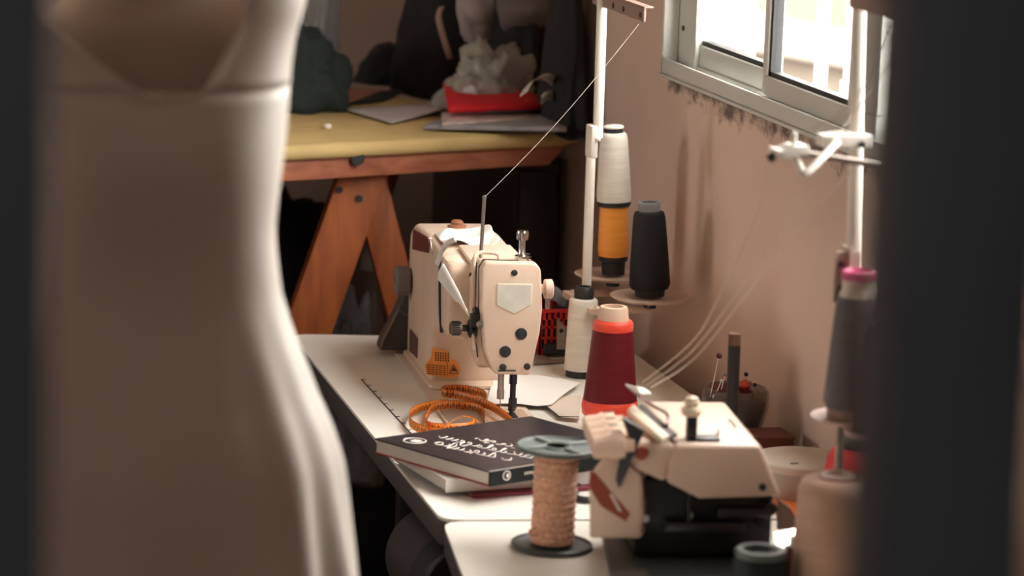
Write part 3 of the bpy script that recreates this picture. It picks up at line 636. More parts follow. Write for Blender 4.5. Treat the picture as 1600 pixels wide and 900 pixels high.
cone('thread_cone', 'bright red thread cone with black cap behind the big cream cone', (bq_.x, bq_.y, T), [
    ('thread_winding', thread_mat('bright_red_thread', (206, 44, 46), .5), [(0, 0), (.05, 0), (.049, .09), (.045, .118), (.036, .133), (0, .137)]),
    ('cap', mat('black_green_cap', (46, 54, 54), .3), [(.026, .132), (.0275, .132), (.0275, .156), (.026, .159), (.019, .159), (.018, .15), (.018, .132)])])
# ================================================================== overlock machine
OV = thing('overlock_machine', 'cream overlock machine with a row of tension knobs on the near table', 'sewing machine', (1.32, 4.02, T))
OV.rotation_euler = (0, 0, math.radians(-8))
M_ov = mat('cream_overlock_enamel', (222, 196, 178), .36, noise_s=12, noise_a=.05)
Yo, Yb = 4.02, 4.29
def PO(px, py, y=None, z=None):
    """point on a plane of the turned overlock machine"""
    l = Vector((1.32, 4.02, 0)); return PF(px, py, l, math.radians(-8), y=None if y is None else y - 4.02, z=z) + l
def ovp(pts, y0, dy): return [Vector((x, y0, z)) for x, z in pts], (0, dy, 0)
build('top_casing', B().prism(*ovp([(1.332, .950), (1.449, .950), (1.462, .922), (1.481, .878), (1.368, .874), (1.322, .897), (1.325, .93)], Yo, Yb - Yo)), M_ov, OV, bevel=.006, seg=3)
nose = build('looper_cover', B().prism(*ovp([(1.285, .953), (1.331, .951), (1.321, .8955), (1.276, .915), (1.27, .94)], Yo + .004, .16)), M_ov, OV, bevel=.007, seg=3)
build('round_button', B().lathe([(0, 0), (.0095, 0), (.0095, .003), (.008, .004), (0, .004)], PO(1002, 708, y=Yo + .0045), 20, MX), mat('rust_button', (168, 80, 60), .4), nose)
build('side_screw', B().lathe([(0, 0), (.005, 0), (.005, .003), (0, .003)], PO(1191, 761, y=Yo), 16, MX), M_black, OV)
build('lower_body', B().prism([PO(x, y, y=Yo) for x, y in ((920, 842), (1002, 842), (1004, 800), (1000, 745), (975, 722), (945, 716), (928, 732), (920, 760))], (.034, .10, 0)), M_ov, OV, bevel=.005, seg=3)
build('brand_strip', B().prism([PO(922, 735, y=Yo - .001), PO(928, 737, y=Yo - .001), PO(985, 803, y=Yo - .001), PO(978, 815, y=Yo - .001), PO(938, 790, y=Yo - .001), PO(920, 760, y=Yo - .001)], (0, .002, 0)), mat('rust_strip', (150, 66, 46), .35), OV)
build('strip_gleam', B().prism([PO(952, 772, y=Yo - .0015), PO(957, 772, y=Yo - .0015), PO(972, 800, y=Yo - .0015), PO(966, 798, y=Yo - .0015)], (0, .001, 0)), M_white_plastic, OV)  # gleam on the strip painted as a white sliver
# dark mechanism under the casing
me_ = build('looper_housing', B().bx(1.285, 1.475, Yo + .025, Yb - .02, .79, .895), mat('blackened_steel', (44, 45, 46), .4, .5), OV, bevel=.004)
for px_, py_, r in ((1005, 805, .005), (1140, 815, .006), (1185, 812, .007), (1200, 790, .009), (1075, 800, .004)):
    build('shaft_end', B().lathe([(0, 0), (r, 0), (r, .02), (0, .02)], PO(px_, py_, y=Yo + .026), 16, MX), M_steel if r < .006 else M_dark_metal, me_)
build('looper_arm', B().box(PO(1075, 795, y=Yo + .015), (.005, .02, .04)).box(PO(1160, 800, y=Yo + .012), (.07, .015, .012)).box(PO(1100, 822, y=Yo + .01), (.11, .02, .012)), M_dark_metal, me_, bevel=.001)
bp0 = PO(1100, 880, y=3.93)
build('base_plate', B().prism(rounded([(1.236, 3.945, .775), (1.475, 3.93, .775), (1.50, 4.25, .775), (1.266, 4.25, .775)], .012), (0, 0, .012)), mat('grey_green_steel', (104, 106, 101), .25, .8), OV, bevel=.002)
build('base_block', B().prism([(1.243, 3.955, T), (1.47, 3.945, T), (1.49, 4.24, T), (1.272, 4.24, T)], (0, 0, .0249)), mat('dull_cream_base', (150, 130, 118), .5), OV, bevel=.003)
gn = Vector((-.09, -.55, 1.17)).normalized(); gc = P(1225, 850, y=3.96); gl = Vector((1.32, 4.02, 0))
def gp(px, py):
    v = Vector((px - 800, 450 - py, FPX)); r = Vector((v.dot(AX), v.dot(AY), v.dot(AZ))); q = Vector((0, 0, H)) + r * ((gc - Vector((0, 0, H))).dot(gn) / r.dot(gn))
    return gl + Matrix.Rotation(math.radians(8), 3, 'Z') @ (q - gl)
build('bright_guard', B().prism([gp(1208, 832), gp(1242, 826), gp(1240, 850), gp(1228, 873), gp(1212, 860)], (0, .004, -.003)), mat('polished_guard', (240, 236, 230), .12, 1), OV)
# tension knob row
kd = PO(960, 672, y=4.1)
tpan = build('tension_panel', B().prism([PO(x, y, y=4.012) for x, y in ((972, 652), (1000, 668), (1008, 672), (996, 700), (980, 738), (968, 764), (963, 752), (970, 715), (985, 690))], (.0, .012, .0)), mat('grey_black_panel', (66, 66, 70), .4, .3), OV, bevel=.002)
KX = Matrix.Rotation(math.radians(-96), 3, 'Y')
M_kn = mat('cream_knob', (234, 204, 182), .4)
k0, k1 = PO(990, 693, y=4.02), PO(975, 662, y=4.16)
for k in range(4):
    c = k0.lerp(k1, k / 3)
    kb = build('tension_knob', B().lathe([(0, 0), (.012, 0), (.0125, .012), (.0185, .014), (.019, .032), (.0165, .036), (.0165, .05), (.0145, .056), (0, .057)], c, 28, KX), M_kn, OV)
    build('knob_line', B().box(c + KX @ Vector((.0185, 0, .022)), (.002, .003, .014), m=KX), M_black, kb)
# thread guides on top
rail = build('guide_rail', B().prism([PO(980, 648, z=.958), PO(990, 640, z=.958), PO(1045, 688, z=.958), PO(1034, 694, z=.958)], (0, 0, .008)), mat('cream_rail', (212, 198, 176), .4), OV, bevel=.001)
build('guide_slot', B().prism([PO(993, 640, z=.955), PO(1003, 636, z=.955), PO(1058, 682, z=.955), PO(1044, 688, z=.955)], (0, 0, .004)), M_dark_metal, OV)
hk = spline([PO(985, 606, z=.985), PO(1000, 620, z=.982), PO(1020, 634, z=.975), PO(1040, 645, z=.968), PO(1045, 655, z=.966), PO(1041, 664, z=.962), PO(1030, 666, z=.958)], 6)
build('wire_hook', B().tube(hk, .0024, 8), mat('mauve_steel', (150, 120, 118), .3, .7), OV)
eye = B().grid(lambda u, v: PO(978 + 32 * u + 6 * v, 600 + 10 * u + 12 * v * (1 - abs(u - .5)), z=.992 - .006 * v + .004 * math.sin(u * 3.14)), 10, 5)
build('thread_eyelet_plate', eye, M_white_plastic, OV, mods=[('SOLIDIFY', dict(thickness=.002))])
pl_ = PO(1080, 688, z=.951); ly = pl_.y
lv = build('foot_lever', B().bx(pl_.x - .006, pl_.x + .008, ly, ly + .016, .9495, .985).bx(pl_.x - .006, pl_.x + .04, ly - .005, ly + .02, .9495, .955), M_dark_metal, OV, bevel=.002)
lv.location = (0, 0, 0)
build('lever_knob', B().lathe([(0, 0), (.012, 0), (.015, .006), (.013, .011), (.009, .013), (.011, .018), (.008, .025), (0, .028)], (pl_.x, ly + .008, .984), 24), mat('beige_knob', (226, 204, 180), .3), lv)
build('lever_wire', B().tube(spline([(pl_.x + .038, ly + .01, .956), (pl_.x + .042, ly + .02, .964), (pl_.x + .06, ly + .05, .968), (pl_.x + .075, ly + .07, .953)], 5), .0016, 6), M_steel, lv)
# side wing
build('side_guard', B().prism([PO(1216, 780, y=4.06), PO(1236, 795, y=4.06), PO(1247, 815, y=4.06), PO(1247, 828, y=4.06), PO(1216, 828, y=4.06)], (0, .01, 0)), mat('taupe_guard', (132, 108, 96), .4), OV)
# ================================================================== spool of lace
sp = P(862, 851, z=T + .004)
LSP = thing('lace_spool', 'plastic spool wound with peach lace trim on the near table', 'spool', (sp.x, sp.y, T)); OFF[LSP.name] = Vector((0, 0, 0)); LSP.rotation_euler = (0, .02, 0)
M_fl = mat('grey_blue_plastic', (100, 108, 106), .5); M_fl2 = mat('dark_blue_grey_plastic', (62, 66, 70), .35)
def flange(z0, m, top):
    f_ = build('top_flange' if top else 'bottom_flange', B().lathe([(.017, 0), (.056, 0), (.0585, .002), (.0585, .0065), (.056, .008), (.053, .0045), (.024, .004), (.021, .0075), (.017, .0075)], (0, 0, z0), 48, closed=True), m, LSP)
    if top:
        for k in range(4):
            a = math.radians(20 + 90 * k); build('rib', B().box((.036 * math.cos(a), .036 * math.sin(a), z0 + .0068), (.034, .004, .0056), rz=a), mat('pale_rib', (150, 156, 152), .5), f_, bevel=.0006, seg=1)
    return f_
flange(0, M_fl2, False); flange(.142, M_fl, True)
build('core_tube', B().lathe([(.0175, .001), (.0175, .148), (.0165, .148), (.0165, .001)], (0, 0, 0), 32, closed=True), M_black, LSP)
def lace(u, v):
    a = u * 2 * math.pi; z = .0075 + v * .134; ph = v * 13
    row = abs(math.sin(ph * math.pi)); sc_ = .5 + .5 * math.sin(a * 20 + int(ph) * 1.7)
    r = .0285 + .0022 * row ** .5 + .0011 * sc_ * row + .0007 * noise.noise(Vector((math.cos(a) * 6, math.sin(a) * 6, v * 40)))
    return (r * math.cos(a), r * math.sin(a), z)
lm = mat('peach_lace', (246, 184, 156), .7, noise_s=170, noise_a=.28, bump_s=320, bump_a=.6)
build('lace_winding', B().grid(lace, 120, 105, cu=True), lm, LSP, ang=180)
build('lace_tail', B().tube(spline([(-.029, -.012, .034), (-.035, -.012, .03), (-.036, -.008, .024), (-.03, -.01, .02)], 4), .0022, 6), lm, LSP)
# ================================================================== books
BZ = .801
L0, N0, R0 = P(585, 685, z=BZ), P(765, 737, z=BZ), P(950, 706, z=BZ)
eu = (L0 - N0).normalized(); wv = Vector((.918, .397, 0))
bl, bw = (L0 - N0).length, .31
FR = (N0, eu, wv)
def frame_at(p, e, w):
    global FR
    FR = (p, Vector(e).normalized(), Vector(w).normalized())
def bk(u, w, z): return Vector((FR[0].x, FR[0].y, 0)) + FR[1] * u + FR[2] * w + Vector((0, 0, z))
def book(name, label, u0, u1, w0, w1, z0, z1, cover, cover2, pages, ct=.002, spine_m=None, ang=0):
    t = thing(name, label, 'book', bk((u0 + u1) / 2, (w0 + w1) / 2, z0), 'books stacked on the sewing table'); OFF[t.name] = Vector((0, 0, 0))
    cu_, cw = (u0 + u1) / 2, (w0 + w1) / 2; cx_ = bk(cu_, cw, 0); t.location = (cx_.x, cx_.y, z0); t.rotation_euler = (0, 0, ang)
    def q(u, w, z): return bk(u, w, z) - Vector((cx_.x, cx_.y, z0))
    def slab(ua, ub, wa, wb, za, zb): return B().prism([q(ua, wa, za), q(ub, wa, za), q(ub, wb, za), q(ua, wb, za)], (0, 0, zb - za))
    fr = build('front_cover', slab(u0, u1, w0, w1, z1 - ct, z1), cover, t, bevel=.0006, seg=1)
    build('back_cover', slab(u0, u1, w0, w1, z0, z0 + ct), cover2, t, bevel=.0006, seg=1)
    build('page_block', slab(u0 + .0025, u1 - .003, w0 + .0025, w1 - .003, z0 + ct, z1 - ct), pages, t)
    sp_ = build('spine', slab(u0 - .0012, u0 + .002, w0, w1, z0 + .0003, z1 - .0003), spine_m or cover, t)
    return t, q, fr, sp_
M_pages = mat('page_edges', (205, 198, 186), .8, noise_s=6, noise_a=.08, stretch=(1, 1, 120))
M_cov = mat('dark_glossy_cover', (42, 36, 41), .33, noise_s=5, noise_a=.4, spec=.3)
frame_at(P(738, 773, z=T + .006), (-.12, 1, 0), (1, .12, 0))
book('book', 'thin dark red booklet at the bottom of the book stack', 0, .18, 0, .2, T + .0005, T + .006, mat('wine_cover', (118, 40, 56), .5), MATS['wine_cover'], M_pages, .001)
frame_at(P(697, 749, z=T + .027), (-.16, 1, 0), (1, .10, 0))
book('book', 'white paperback under the black book', 0, .215, 0, .25, T + .0065, T + .027, mat('white_cover', (226, 222, 214), .4), mat('grey_cover', (120, 112, 110), .5), M_pages, .0012)
frame_at(N0, eu, wv)
tb, bq2, fr, spn = book('book', 'black glossy hardback with white script title on top of the stack', 0, bl, 0, bw, T + .0275, BZ, M_cov, mat('red_back_cover', (150, 34, 42), .5), M_pages, .0022, mat('black_spine', (26, 30, 32), .4, spec=.25))
# script title: copied stroke by stroke
M_ink = mat('white_script_ink', (244, 236, 226), .4)
def zs(pts, ox): return [(ox + u / 14.52, 670 + v / 14.52) for u, v in pts]
S1 = [[(60, 325), (110, 360), (200, 360), (255, 330), (210, 305), (120, 310), (60, 325), (140, 362), (230, 372), (300, 395), (400, 375), (395, 352)],
      [(330, 435), (400, 400), (500, 330), (560, 340), (540, 390), (440, 425), (340, 440)], [(430, 440), (500, 460), (620, 430)], [(590, 470), (650, 485), (740, 455)], [(720, 510), (800, 530), (880, 510), (870, 480)],
      [(860, 560), (940, 530), (1050, 540), (1060, 500), (960, 500)], [(1000, 560), (1100, 590), (1200, 570), (1190, 540)], [(1130, 590), (1250, 620), (1330, 590), (1430, 545), (1420, 640), (1300, 635)],
      [(165, 165), (190, 205), (250, 205), (350, 180)], [(310, 230), (360, 240), (480, 210)], [(430, 260), (500, 265), (600, 245)], [(545, 285), (610, 310), (700, 305), (740, 285), (690, 270), (640, 280)],
      [(740, 310), (660, 340), (640, 370), (700, 390), (780, 375), (880, 350), (900, 325), (840, 310), (800, 330)], [(890, 380), (960, 390), (1030, 385), (1090, 370), (1130, 400), (1060, 420), (1030, 410)],
      [(1120, 435), (1230, 440), (1330, 410), (1390, 375), (1340, 370), (1270, 420)], [(1270, 470), (1390, 490), (1460, 460), (1400, 440), (1360, 470)]]
S2 = [[(560, 515), (660, 515), (740, 480), (820, 450), (760, 450), (690, 510), (740, 545), (820, 530), (780, 500)], [(830, 560), (940, 580), (1010, 570), (990, 520)], [(1010, 580), (1100, 600), (1170, 560)], [(1120, 630), (1220, 630), (1300, 590)],
      [(1260, 650), (1340, 660), (1410, 640), (1420, 600), (1300, 610)], [(100, 230), (140, 215), (170, 225)], [(190, 235), (250, 275), (340, 270), (410, 250), (380, 240), (320, 250)], [(300, 320), (380, 290), (480, 275), (570, 290), (540, 310), (480, 300)],
      [(330, 320), (440, 330)], [(580, 350), (700, 355), (800, 350), (770, 340), (700, 345)], [(790, 390), (870, 400), (950, 380), (920, 350)], [(930, 430), (1000, 440)], [(710, 665), (790, 710), (920, 700), (925, 660)]]
tl = Vector(tb.location); b = B()
for pts in [zs(s, 675) for s in S1] + [zs(s, 735) for s in S2]:
    b.tube([p - tl for p in spline([P(x, y, z=BZ + .0001) for x, y in pts], 5)], .0009, 6)
build('script_title', b, M_ink, tb)
ce = P(648, 688.6, z=BZ + .0001) - tl; b = B()
b.tube([ce + Vector((.0175 * math.cos(a), .0175 * math.sin(a), 0)) for a in [k * math.pi / 16 for k in range(32)]], .0011, 6, closed=True)
b.prism([ce + Vector((.011 * math.cos(a) * (1 if k % 2 else .6) + .002, .009 * math.sin(a) * (.8 if k % 3 else 1.1) - .002, 0)) for k, a in enumerate([k * math.pi / 6 for k in range(12)])], (0, 0, .0004))
build('cover_emblem', b, M_ink, tb)
# spine print
nrm = Vector((wv.y, -wv.x, 0))
b = B()
def spine_pt(px, py):
    """photograph point on the spine face (the plane through the near corner along the long side)"""
    n = Vector((-wv.y, wv.x, 0)); v = Vector((px - 800, 450 - py, FPX)); r = Vector((v.dot(AX), v.dot(AY), v.dot(AZ))); Cc = Vector((0, 0, H))
    t = (Vector((N0.x, N0.y, 0)) - n * .0016 - Cc).dot(n) / r.dot(n)
    return Cc + r * t
c = spine_pt(792, 743) - tl
b.tube([c + wv * (.0068 * math.cos(a)) + Vector((0, 0, .0068 * math.sin(a))) for a in [k * math.pi / 12 for k in range(24)]], .0008, 5, closed=True)
b.prism([c + wv * (.0015 + .0026 * math.cos(a)) + Vector((0, 0, .0035 * math.sin(a))) for a in [k * math.pi / 5 for k in range(10)]], nrm * .0004)
build('spine_emblem', b, M_ink, tb)
tc_ = spine_pt(829, 738.5) - tl + nrm * .0002
mw = Matrix(((wv.x, 0, nrm.x, tc_.x), (wv.y, 0, nrm.y, tc_.y), (0, 1, 0, tc_.z), (0, 0, 0, 1)))
text_mesh('spine_lettering', 'DIDDAN', .0062, M_ink, mw, tb)
# highlight painted as a pale line along the book hinge
build('hinge_edge', B().tube([bk(.001, .0, BZ) - tl, bk(.001, bw, BZ) - tl], .0009, 5), mat('hinge_highlight', (196, 186, 176), .4), tb)
# ================================================================== orange tape measure
M_tape = tape_mat('orange_tape_print', (244, 138, 44), (74, 36, 16))
def tape_loop(m, par, pts, wid): return build('tape_loop', B().ribbon(pts, wid), m, par, mods=[('SOLIDIFY', dict(thickness=.0006, offset=0))], ang=180)
OT = thing('measuring_tape', 'loosely coiled orange measuring tape lying in front of the sewing machine', 'measuring tape', P(700, 650, z=T))
tw = .0145
tp_ = [(800, 655, 8), (785, 642, 8), (765, 630, 9), (735, 618, 10), (712, 612, 10), (697, 611, 10), (690, 608, 10), (695, 605, 10), (715, 603.5, 10), (738, 606, 10), (754, 611, 10), (760, 618, 9), (757, 628, 8)]
tape_loop(M_tape, OT, spline([P(x, y + 4, z=T + z / 1000 + .012) for x, y, z in tp_], 8), (0, 0, tw))
tp_ = [(757, 652, 8), (756, 640, 8), (748, 634, 8), (730, 630, 8), (705, 628, 8), (685, 630, 8), (673, 636, 8), (668, 645, 8)]
tape_loop(M_tape, OT, spline([P(x, y + 4, z=T + z / 1000 + .004) for x, y, z in tp_], 8), (0, 0, tw))
tp_ = [(700, 626, 8), (672, 629, 8), (650, 636, 8), (640, 645, 8), (641, 656, 8), (652, 664, 8), (664, 668, 8), (668, 672, 8)]
tape_loop(M_tape, OT, spline([P(x, y + 4, z=T + z / 1000 + .006) for x, y, z in tp_], 8), (0, 0, tw))
tp_ = [(668, 645, 8), (664, 655, 8), (672, 662, 8), (690, 664, 8), (712, 664, 8), (733, 662, 8), (742, 657, 8)]
tape_loop(M_tape, OT, spline([P(x, y + 4, z=T + z / 1000 + .002) for x, y, z in tp_], 8), (0, 0, tw))
tp_ = [(664, 664, 6), (670, 672, 6), (690, 676, 6), (715, 675, 6)]
tape_loop(M_tape, OT, spline([P(x, y, z=T + z / 1000 + .004) for x, y, z in tp_], 8), (0, 0, tw))
tpts = spline([P(x, y, z=T + .010 + dz) for x, y, dz in ((688, 672, 0), (698, 664, .006), (712, 654, .010), (726, 650, .008), (740, 654, .004), (748, 660, 0))], 6)
tape_loop(M_tape, OT, tpts, [Vector((.006 + .003 * k / len(tpts), .011, .006 - .012 * k / len(tpts))) for k in range(len(tpts))])
# ================================================================== other things on the tables
M_cloth_w = mat('white_cloth', (232, 228, 222), .9, bump_s=70, bump_a=.15)
def quad(p00, p10, p11, p01, f): return lambda u, v: (Vector(p00) * (1 - u) * (1 - v) + Vector(p10) * u * (1 - v) + Vector(p11) * u * v + Vector(p01) * (1 - u) * v) + Vector((0, 0, f(u, v)))
o = build('white_cloth', B().grid(quad(P(758, 640, z=T), P(862, 642, z=T), P(908, 606, z=T), P(775, 585, z=T), lambda u, v: .008 + .004 * abs(math.sin(u * 4 + v * 2)) + .006 * v * (1 - v)), 20, 14), M_cloth_w, None, mods=[('SOLIDIFY', dict(thickness=.002)), ('SUBSURF', dict(levels=1, render_levels=1))])
tag(o, 'folded white cloth lying under the needle of the sewing machine', 'cloth')
pb = thing('paper_sheet', 'stiff cream paper flap with dark edge between needle and red cone', 'paper', P(870, 635, z=T))
build('sheet', B().prism([P(x, y, z=T + .0065) for x, y in ((852, 633), (872, 622), (908, 618), (905, 655), (875, 652))], (0, 0, .0012)), mat('cream_card', (214, 200, 184), .7), pb)
build('dark_edge', B().tube([P(852, 634, z=T + .0075), P(873, 651, z=T + .0075), P(905, 652, z=T + .0075)], .0014, 5), M_black, pb)
# scissors partly hidden between spool and overlock machine
sc = thing('scissors', 'black handled scissors lying between the lace spool and overlock machine', 'scissors', P(915, 768, z=T))
for (x, y, rx, ry) in ((918, 768, 26, 13),):
    pts = [P(x + rx * math.cos(a), y + ry * math.sin(a), z=T + .006) for a in [k * math.pi / 12 for k in range(24)]]
    build('handle_loop', B().tube(pts, .005, 8, closed=True), M_black, sc)
pts = [P(955 + 22 * math.cos(a), 776 + 10 * math.sin(a), z=T + .006) for a in [k * math.pi / 12 for k in range(24)]]
build('handle_loop', B().tube(pts, .005, 8, closed=True), M_black, sc)
build('blade', B().prism([P(900, 760, z=T + .003), P(850, 778, z=T + .003), P(846, 782, z=T + .003), P(905, 772, z=T + .003)], (0, 0, .002)), M_steel, sc)
# jar pincushion
jp = P(1152, 690, z=T); jp = Vector((1.715, jp.y - .03, T)); jx, jy = jp.x - .005, 4.86
JR = thing('pincushion_jar', 'glass jar holding a dark red pincushion against the wall', 'pincushion', (jx, jy, T))
jar_g = film_mat('jar_glass', (120, 108, 100), .38, .06)
jz = P(1150, 690, y=jy).z
build('pedestal_block', B().bx(jx - .05, jx + .045, jy - .06, jy + .05, T + .0005, jz), mat('dark_red_box', (110, 52, 44), .6), JR, bevel=.002) if jz > T + .01 else None
z0 = max(jz, T + .001)
rad = .056
build('glass_bowl', B().lathe([(0, 0), (rad * .62, 0), (rad * .8, .018), (rad, .055), (rad * .98, .078), (rad * .9, .084), (rad * .84, .084), (rad * .92, .074), (rad * .9, .05), (rad * .7, .012), (0, .006)], (jx, jy, z0), 36), jar_g, JR)
build('dark_filling', B().lathe([(0, .007), (rad * .66, .013), (rad * .86, .05), (rad * .86, .062), (0, .066)], (jx, jy, z0), 28), mat('dark_grey_cloth', (58, 54, 52), .9), JR)
cu = build('red_cushion', blob((jx - .012, jy, z0 + .07), (.042, .04, .022), .2, 3, 3, 4), mat('dark_red_cloth', (88, 26, 28), .85), JR)
for dx, dz, m_, r in ((-.034, .062, 'maroon_head', .0055), (.014, .03, 'black_head', .004), (.022, .02, 'white_head', .004), (-.022, .03, 'grey_head', .0035), (.03, .012, 'black_head', .0035), (.012, .012, 'coral_head', .010), (-.028, .02, 'white_head', .003)):
    col = {'maroon_head': (96, 34, 34), 'black_head': (36, 34, 36), 'white_head': (206, 196, 190), 'grey_head': (130, 124, 122), 'coral_head': (196, 70, 56)}[m_]
    p = Vector((jx - .005 + dx, jy - .02, z0 + .08 + dz))
    s = build('pin', B().cyl(p - Vector((-.35 * dx, 0, dz + .006)), p, .0007, n=6), M_chrome, JR); build('pin_head', B().lathe([(0, -r), (r * .75, -r * .6), (r, 0), (r * .75, r * .6), (0, r)], p, 12), mat(m_, col, .35), s)
sy = 4.55; sb = P(1143, 660, y=sy); stp = P(1148, 521, y=sy)
stick = thing('wooden_dowel', 'dark wooden dowel standing upright in front of the pincushion jar', 'dowel', (sb.x, sy, T))
dirn = (stp - sb).normalized(); base = sb - dirn * ((sb.z - T - .004) / dirn.z)
build('shaft', B().cyl(base, stp - dirn * .018, .0095), wood_mat('dark_dowel', (44, 30, 26), (30, 22, 20), (1, 1, 3)), stick)
build('bare_tip', B().cyl(stp - dirn * .018, stp, .0095), mat('brown_tip', (100, 68, 48), .6), stick)
build('foot', B().lathe([(0, 0), (.025, 0), (.025, .006), (0, .006)], (base.x, base.y, T), 20), MATS['dark_dowel'], stick)
# small brown box by the wall
bxp = thing('small_box', 'small reddish brown box on the table below the pincushion jar', 'box', (1.745, 4.74, T))
yb = 4.72; x0_, x1_ = P(1178, 700, y=yb).x, P(1240, 700, y=yb).x; zz = P(1200, 684, y=yb).z
build('box_body', B().bx(x0_, min(x1_, 1.79), yb, yb + .07, T + .001, zz - .004), mat('red_brown_card', (112, 62, 50), .7), bxp, bevel=.001)
build('box_lid', B().bx(x0_ - .001, min(x1_, 1.79) + .001, yb - .001, yb + .071, zz - .004, zz), MATS['red_brown_card'], bxp, bevel=.001)
# round white tin
tn = P(1262, 745, z=T + .03); tn = Vector((1.695, 4.50, T))
tin = thing('round_tin', 'low round white tin with a slotted lid behind the overlock machine', 'tin', tn)
top_z = .055
build('tin_body', B().lathe([(0, .001), (.072, .001), (.073, .004), (.073, top_z - .012), (0, top_z - .012)], tn, 48), mat('pale_grey_tin', (178, 166, 154), .5), tin)
ld = build('tin_lid', B().lathe([(0, top_z - .012), (.075, top_z - .012), (.075, top_z - .002), (.073, top_z), (0, top_z)], tn, 48), mat('cream_tin_lid', (206, 192, 178), .5), tin)
build('lid_slot', B().box(P(1241, 724, z=T + top_z + .0004), (.012, .004, .001)), M_black, ld)
o = build('orange_card', B().prism([P(x, y, z=T + .001) for x, y in ((1205, 772), (1285, 776), (1290, 806), (1215, 812))], (0, 0, .0015)), mat('orange_card', (226, 122, 70), .7))
tag(o, 'flat orange card lying between the tin and overlock machine', 'card')
# red basket and its contents
RB = thing('plastic_basket', 'red perforated plastic basket behind the slim white cone', 'basket', (1.62, 5.56, T))
M_red = mat('red_plastic', (196, 36, 34), .4)
ya, x0_, x1_ = 5.52, P(843, 520, y=5.52).x, P(925, 520, y=5.52).x
zb0, zb1 = T + .002, P(860, 483, y=ya).z
for (xa, xb, y0_, y1_) in ((x0_, x1_, ya, ya + .003), (x0_, x1_, ya + .1, ya + .103), (x0_, x0_ + .003, ya, ya + .1), (x1_ - .003, x1_, ya, ya + .1)):
    n = max(3, int((xb - xa) / .011)) if y1_ - y0_ < .01 else 8
    w = B()
    w.bx(xa, xb, y0_, y1_, zb1 - .02, zb1).bx(xa, xb, y0_, y1_, zb0, zb0 + .012)
    for k in range(n + 1):
        f_ = k / n
        if y1_ - y0_ < .01: xx = xa + f_ * (xb - xa - .004); w.bx(xx, xx + .0045, y0_, y1_, zb0, zb1)
        else: yy = y0_ + f_ * (y1_ - y0_ - .004); w.bx(xa, xb, yy, yy + .0045, zb0, zb1)
    for zz in (zb0 + .03, zb0 + .05): w.bx(xa, xb, y0_, y1_, zz, zz + .004)
    build('basket_wall', w, M_red, RB)
build('basket_rim', B().bx(x0_ - .003, x1_ + .003, ya - .004, ya, zb1 - .006, zb1).bx(x0_ - .003, x1_ + .003, ya + .103, ya + .107, zb1 - .006, zb1), M_red, RB)
build('basket_floor', B().bx(x0_, x1_, ya, ya + .1, zb0 - .0015, zb0), M_red, RB)
o = build('rolled_cloth', blob(((x0_ + x1_) / 2, ya + .05, zb0 + .004), (.042, .038, .075), .25, 2.5, 4, 9), mat('black_cloth', (38, 38, 40), .9)); tag(o, 'black cloth bundle stuffed inside the red basket', 'cloth')
tg = thing('price_tag', 'small grey tag with a punched hole in front of the basket', 'tag', P(875, 548, z=T))
yt = ya - .02
build('tag_card', B().prism([P(x, y, y=yt) for x, y in ((870, 500), (873, 497), (884, 513), (883, 546), (870, 546))], (0, .001, 0)), mat('grey_tag', (150, 138, 128), .6), tg)
build('tag_hole', B().lathe([(0, 0), (.004, 0), (.004, .0006), (0, .0006)], P(877, 517, y=yt - .0002), 12, MX), M_black, tg)
build('black_clip', B().prism([P(x, y, y=yt + .004) for x, y in ((850, 540), (870, 536), (885, 544), (885, 556), (852, 556))], (0, .012, 0)), M_black, tg, bevel=.002)
o = build('plastic_packet', B().grid(quad(P(862, 446, y=5.6), P(888, 462, y=5.58), P(888, 482, y=5.58), P(862, 468, y=5.6), lambda u, v: .004 * math.sin(u * 5)), 8, 6), mat('blue_white_plastic', (150, 160, 170), .25, noise_s=30, noise_a=.3), None, mods=[('SOLIDIFY', dict(thickness=.01))])
tag(o, 'pale blue plastic packet sticking out above the red basket', 'packet')
fl = thing('folded_card', 'folded taupe card leaning by the foot of the red basket', 'card', P(848, 560, z=T))
build('card_panel', B().prism([P(x, y, z=T + .002) for x, y in ((836, 545), (850, 552), (862, 562), (888, 560), (888, 566), (834, 570))], (0, 0, .0015)), mat('taupe_card', (140, 122, 112), .7), fl)
# ================================================================== ironing / cutting table behind
BT = 1.09
IT = thing('ironing_table', 'wooden trestle ironing table with mustard padded top against the back wall', 'table', (1.3, 6.4, 0))
M_must = mat('mustard_cover', (196, 170, 114), .85, noise_s=7, noise_a=.14, bump_s=160, bump_a=.15)
fL = P(430, 229, z=BT); fd = (P(885, 205, z=BT) - fL); fd.z = 0; fd.normalize(); fn = Vector((-fd.y, fd.x, 0))
def bt(a, d, z): return Vector((fL.x, fL.y, 0)) + fd * a + fn * d + Vector((0, 0, z))
aR = .715; aL = -1.3; dep = .96
pl = [bt(aL, 0, BT - .03), bt(aR - .06, -.005, BT - .03), bt(aR - .01, .02, BT - .03), bt(aR + .02, .12, BT - .03), bt(aR - .22, dep, BT - .03), bt(aL, dep + .1, BT - .03)]
pl = [Vector((min(p.x, XW - .012), min(p.y, YB - .012), p.z)) for p in pl]
build('padded_top', B().prism(pl, (0, 0, .03)), M_must, IT, bevel=.012, seg=3)
M_wd = wood_mat('orange_brown_wood', (168, 88, 32), (126, 58, 18), (9, 9, 1.2))
M_wd2 = wood_mat('pinkish_rail_wood', (172, 106, 78), (140, 80, 58), (1.2, 9, 9))
rl_ = build('front_rail', B().prism([bt(aL, .012, BT - .075), bt(aR - .09, .012, BT - .068), bt(aR - .05, .012, BT - .03), bt(aL, .012, BT - .031)], fn * .03), M_wd2, IT, bevel=.003)
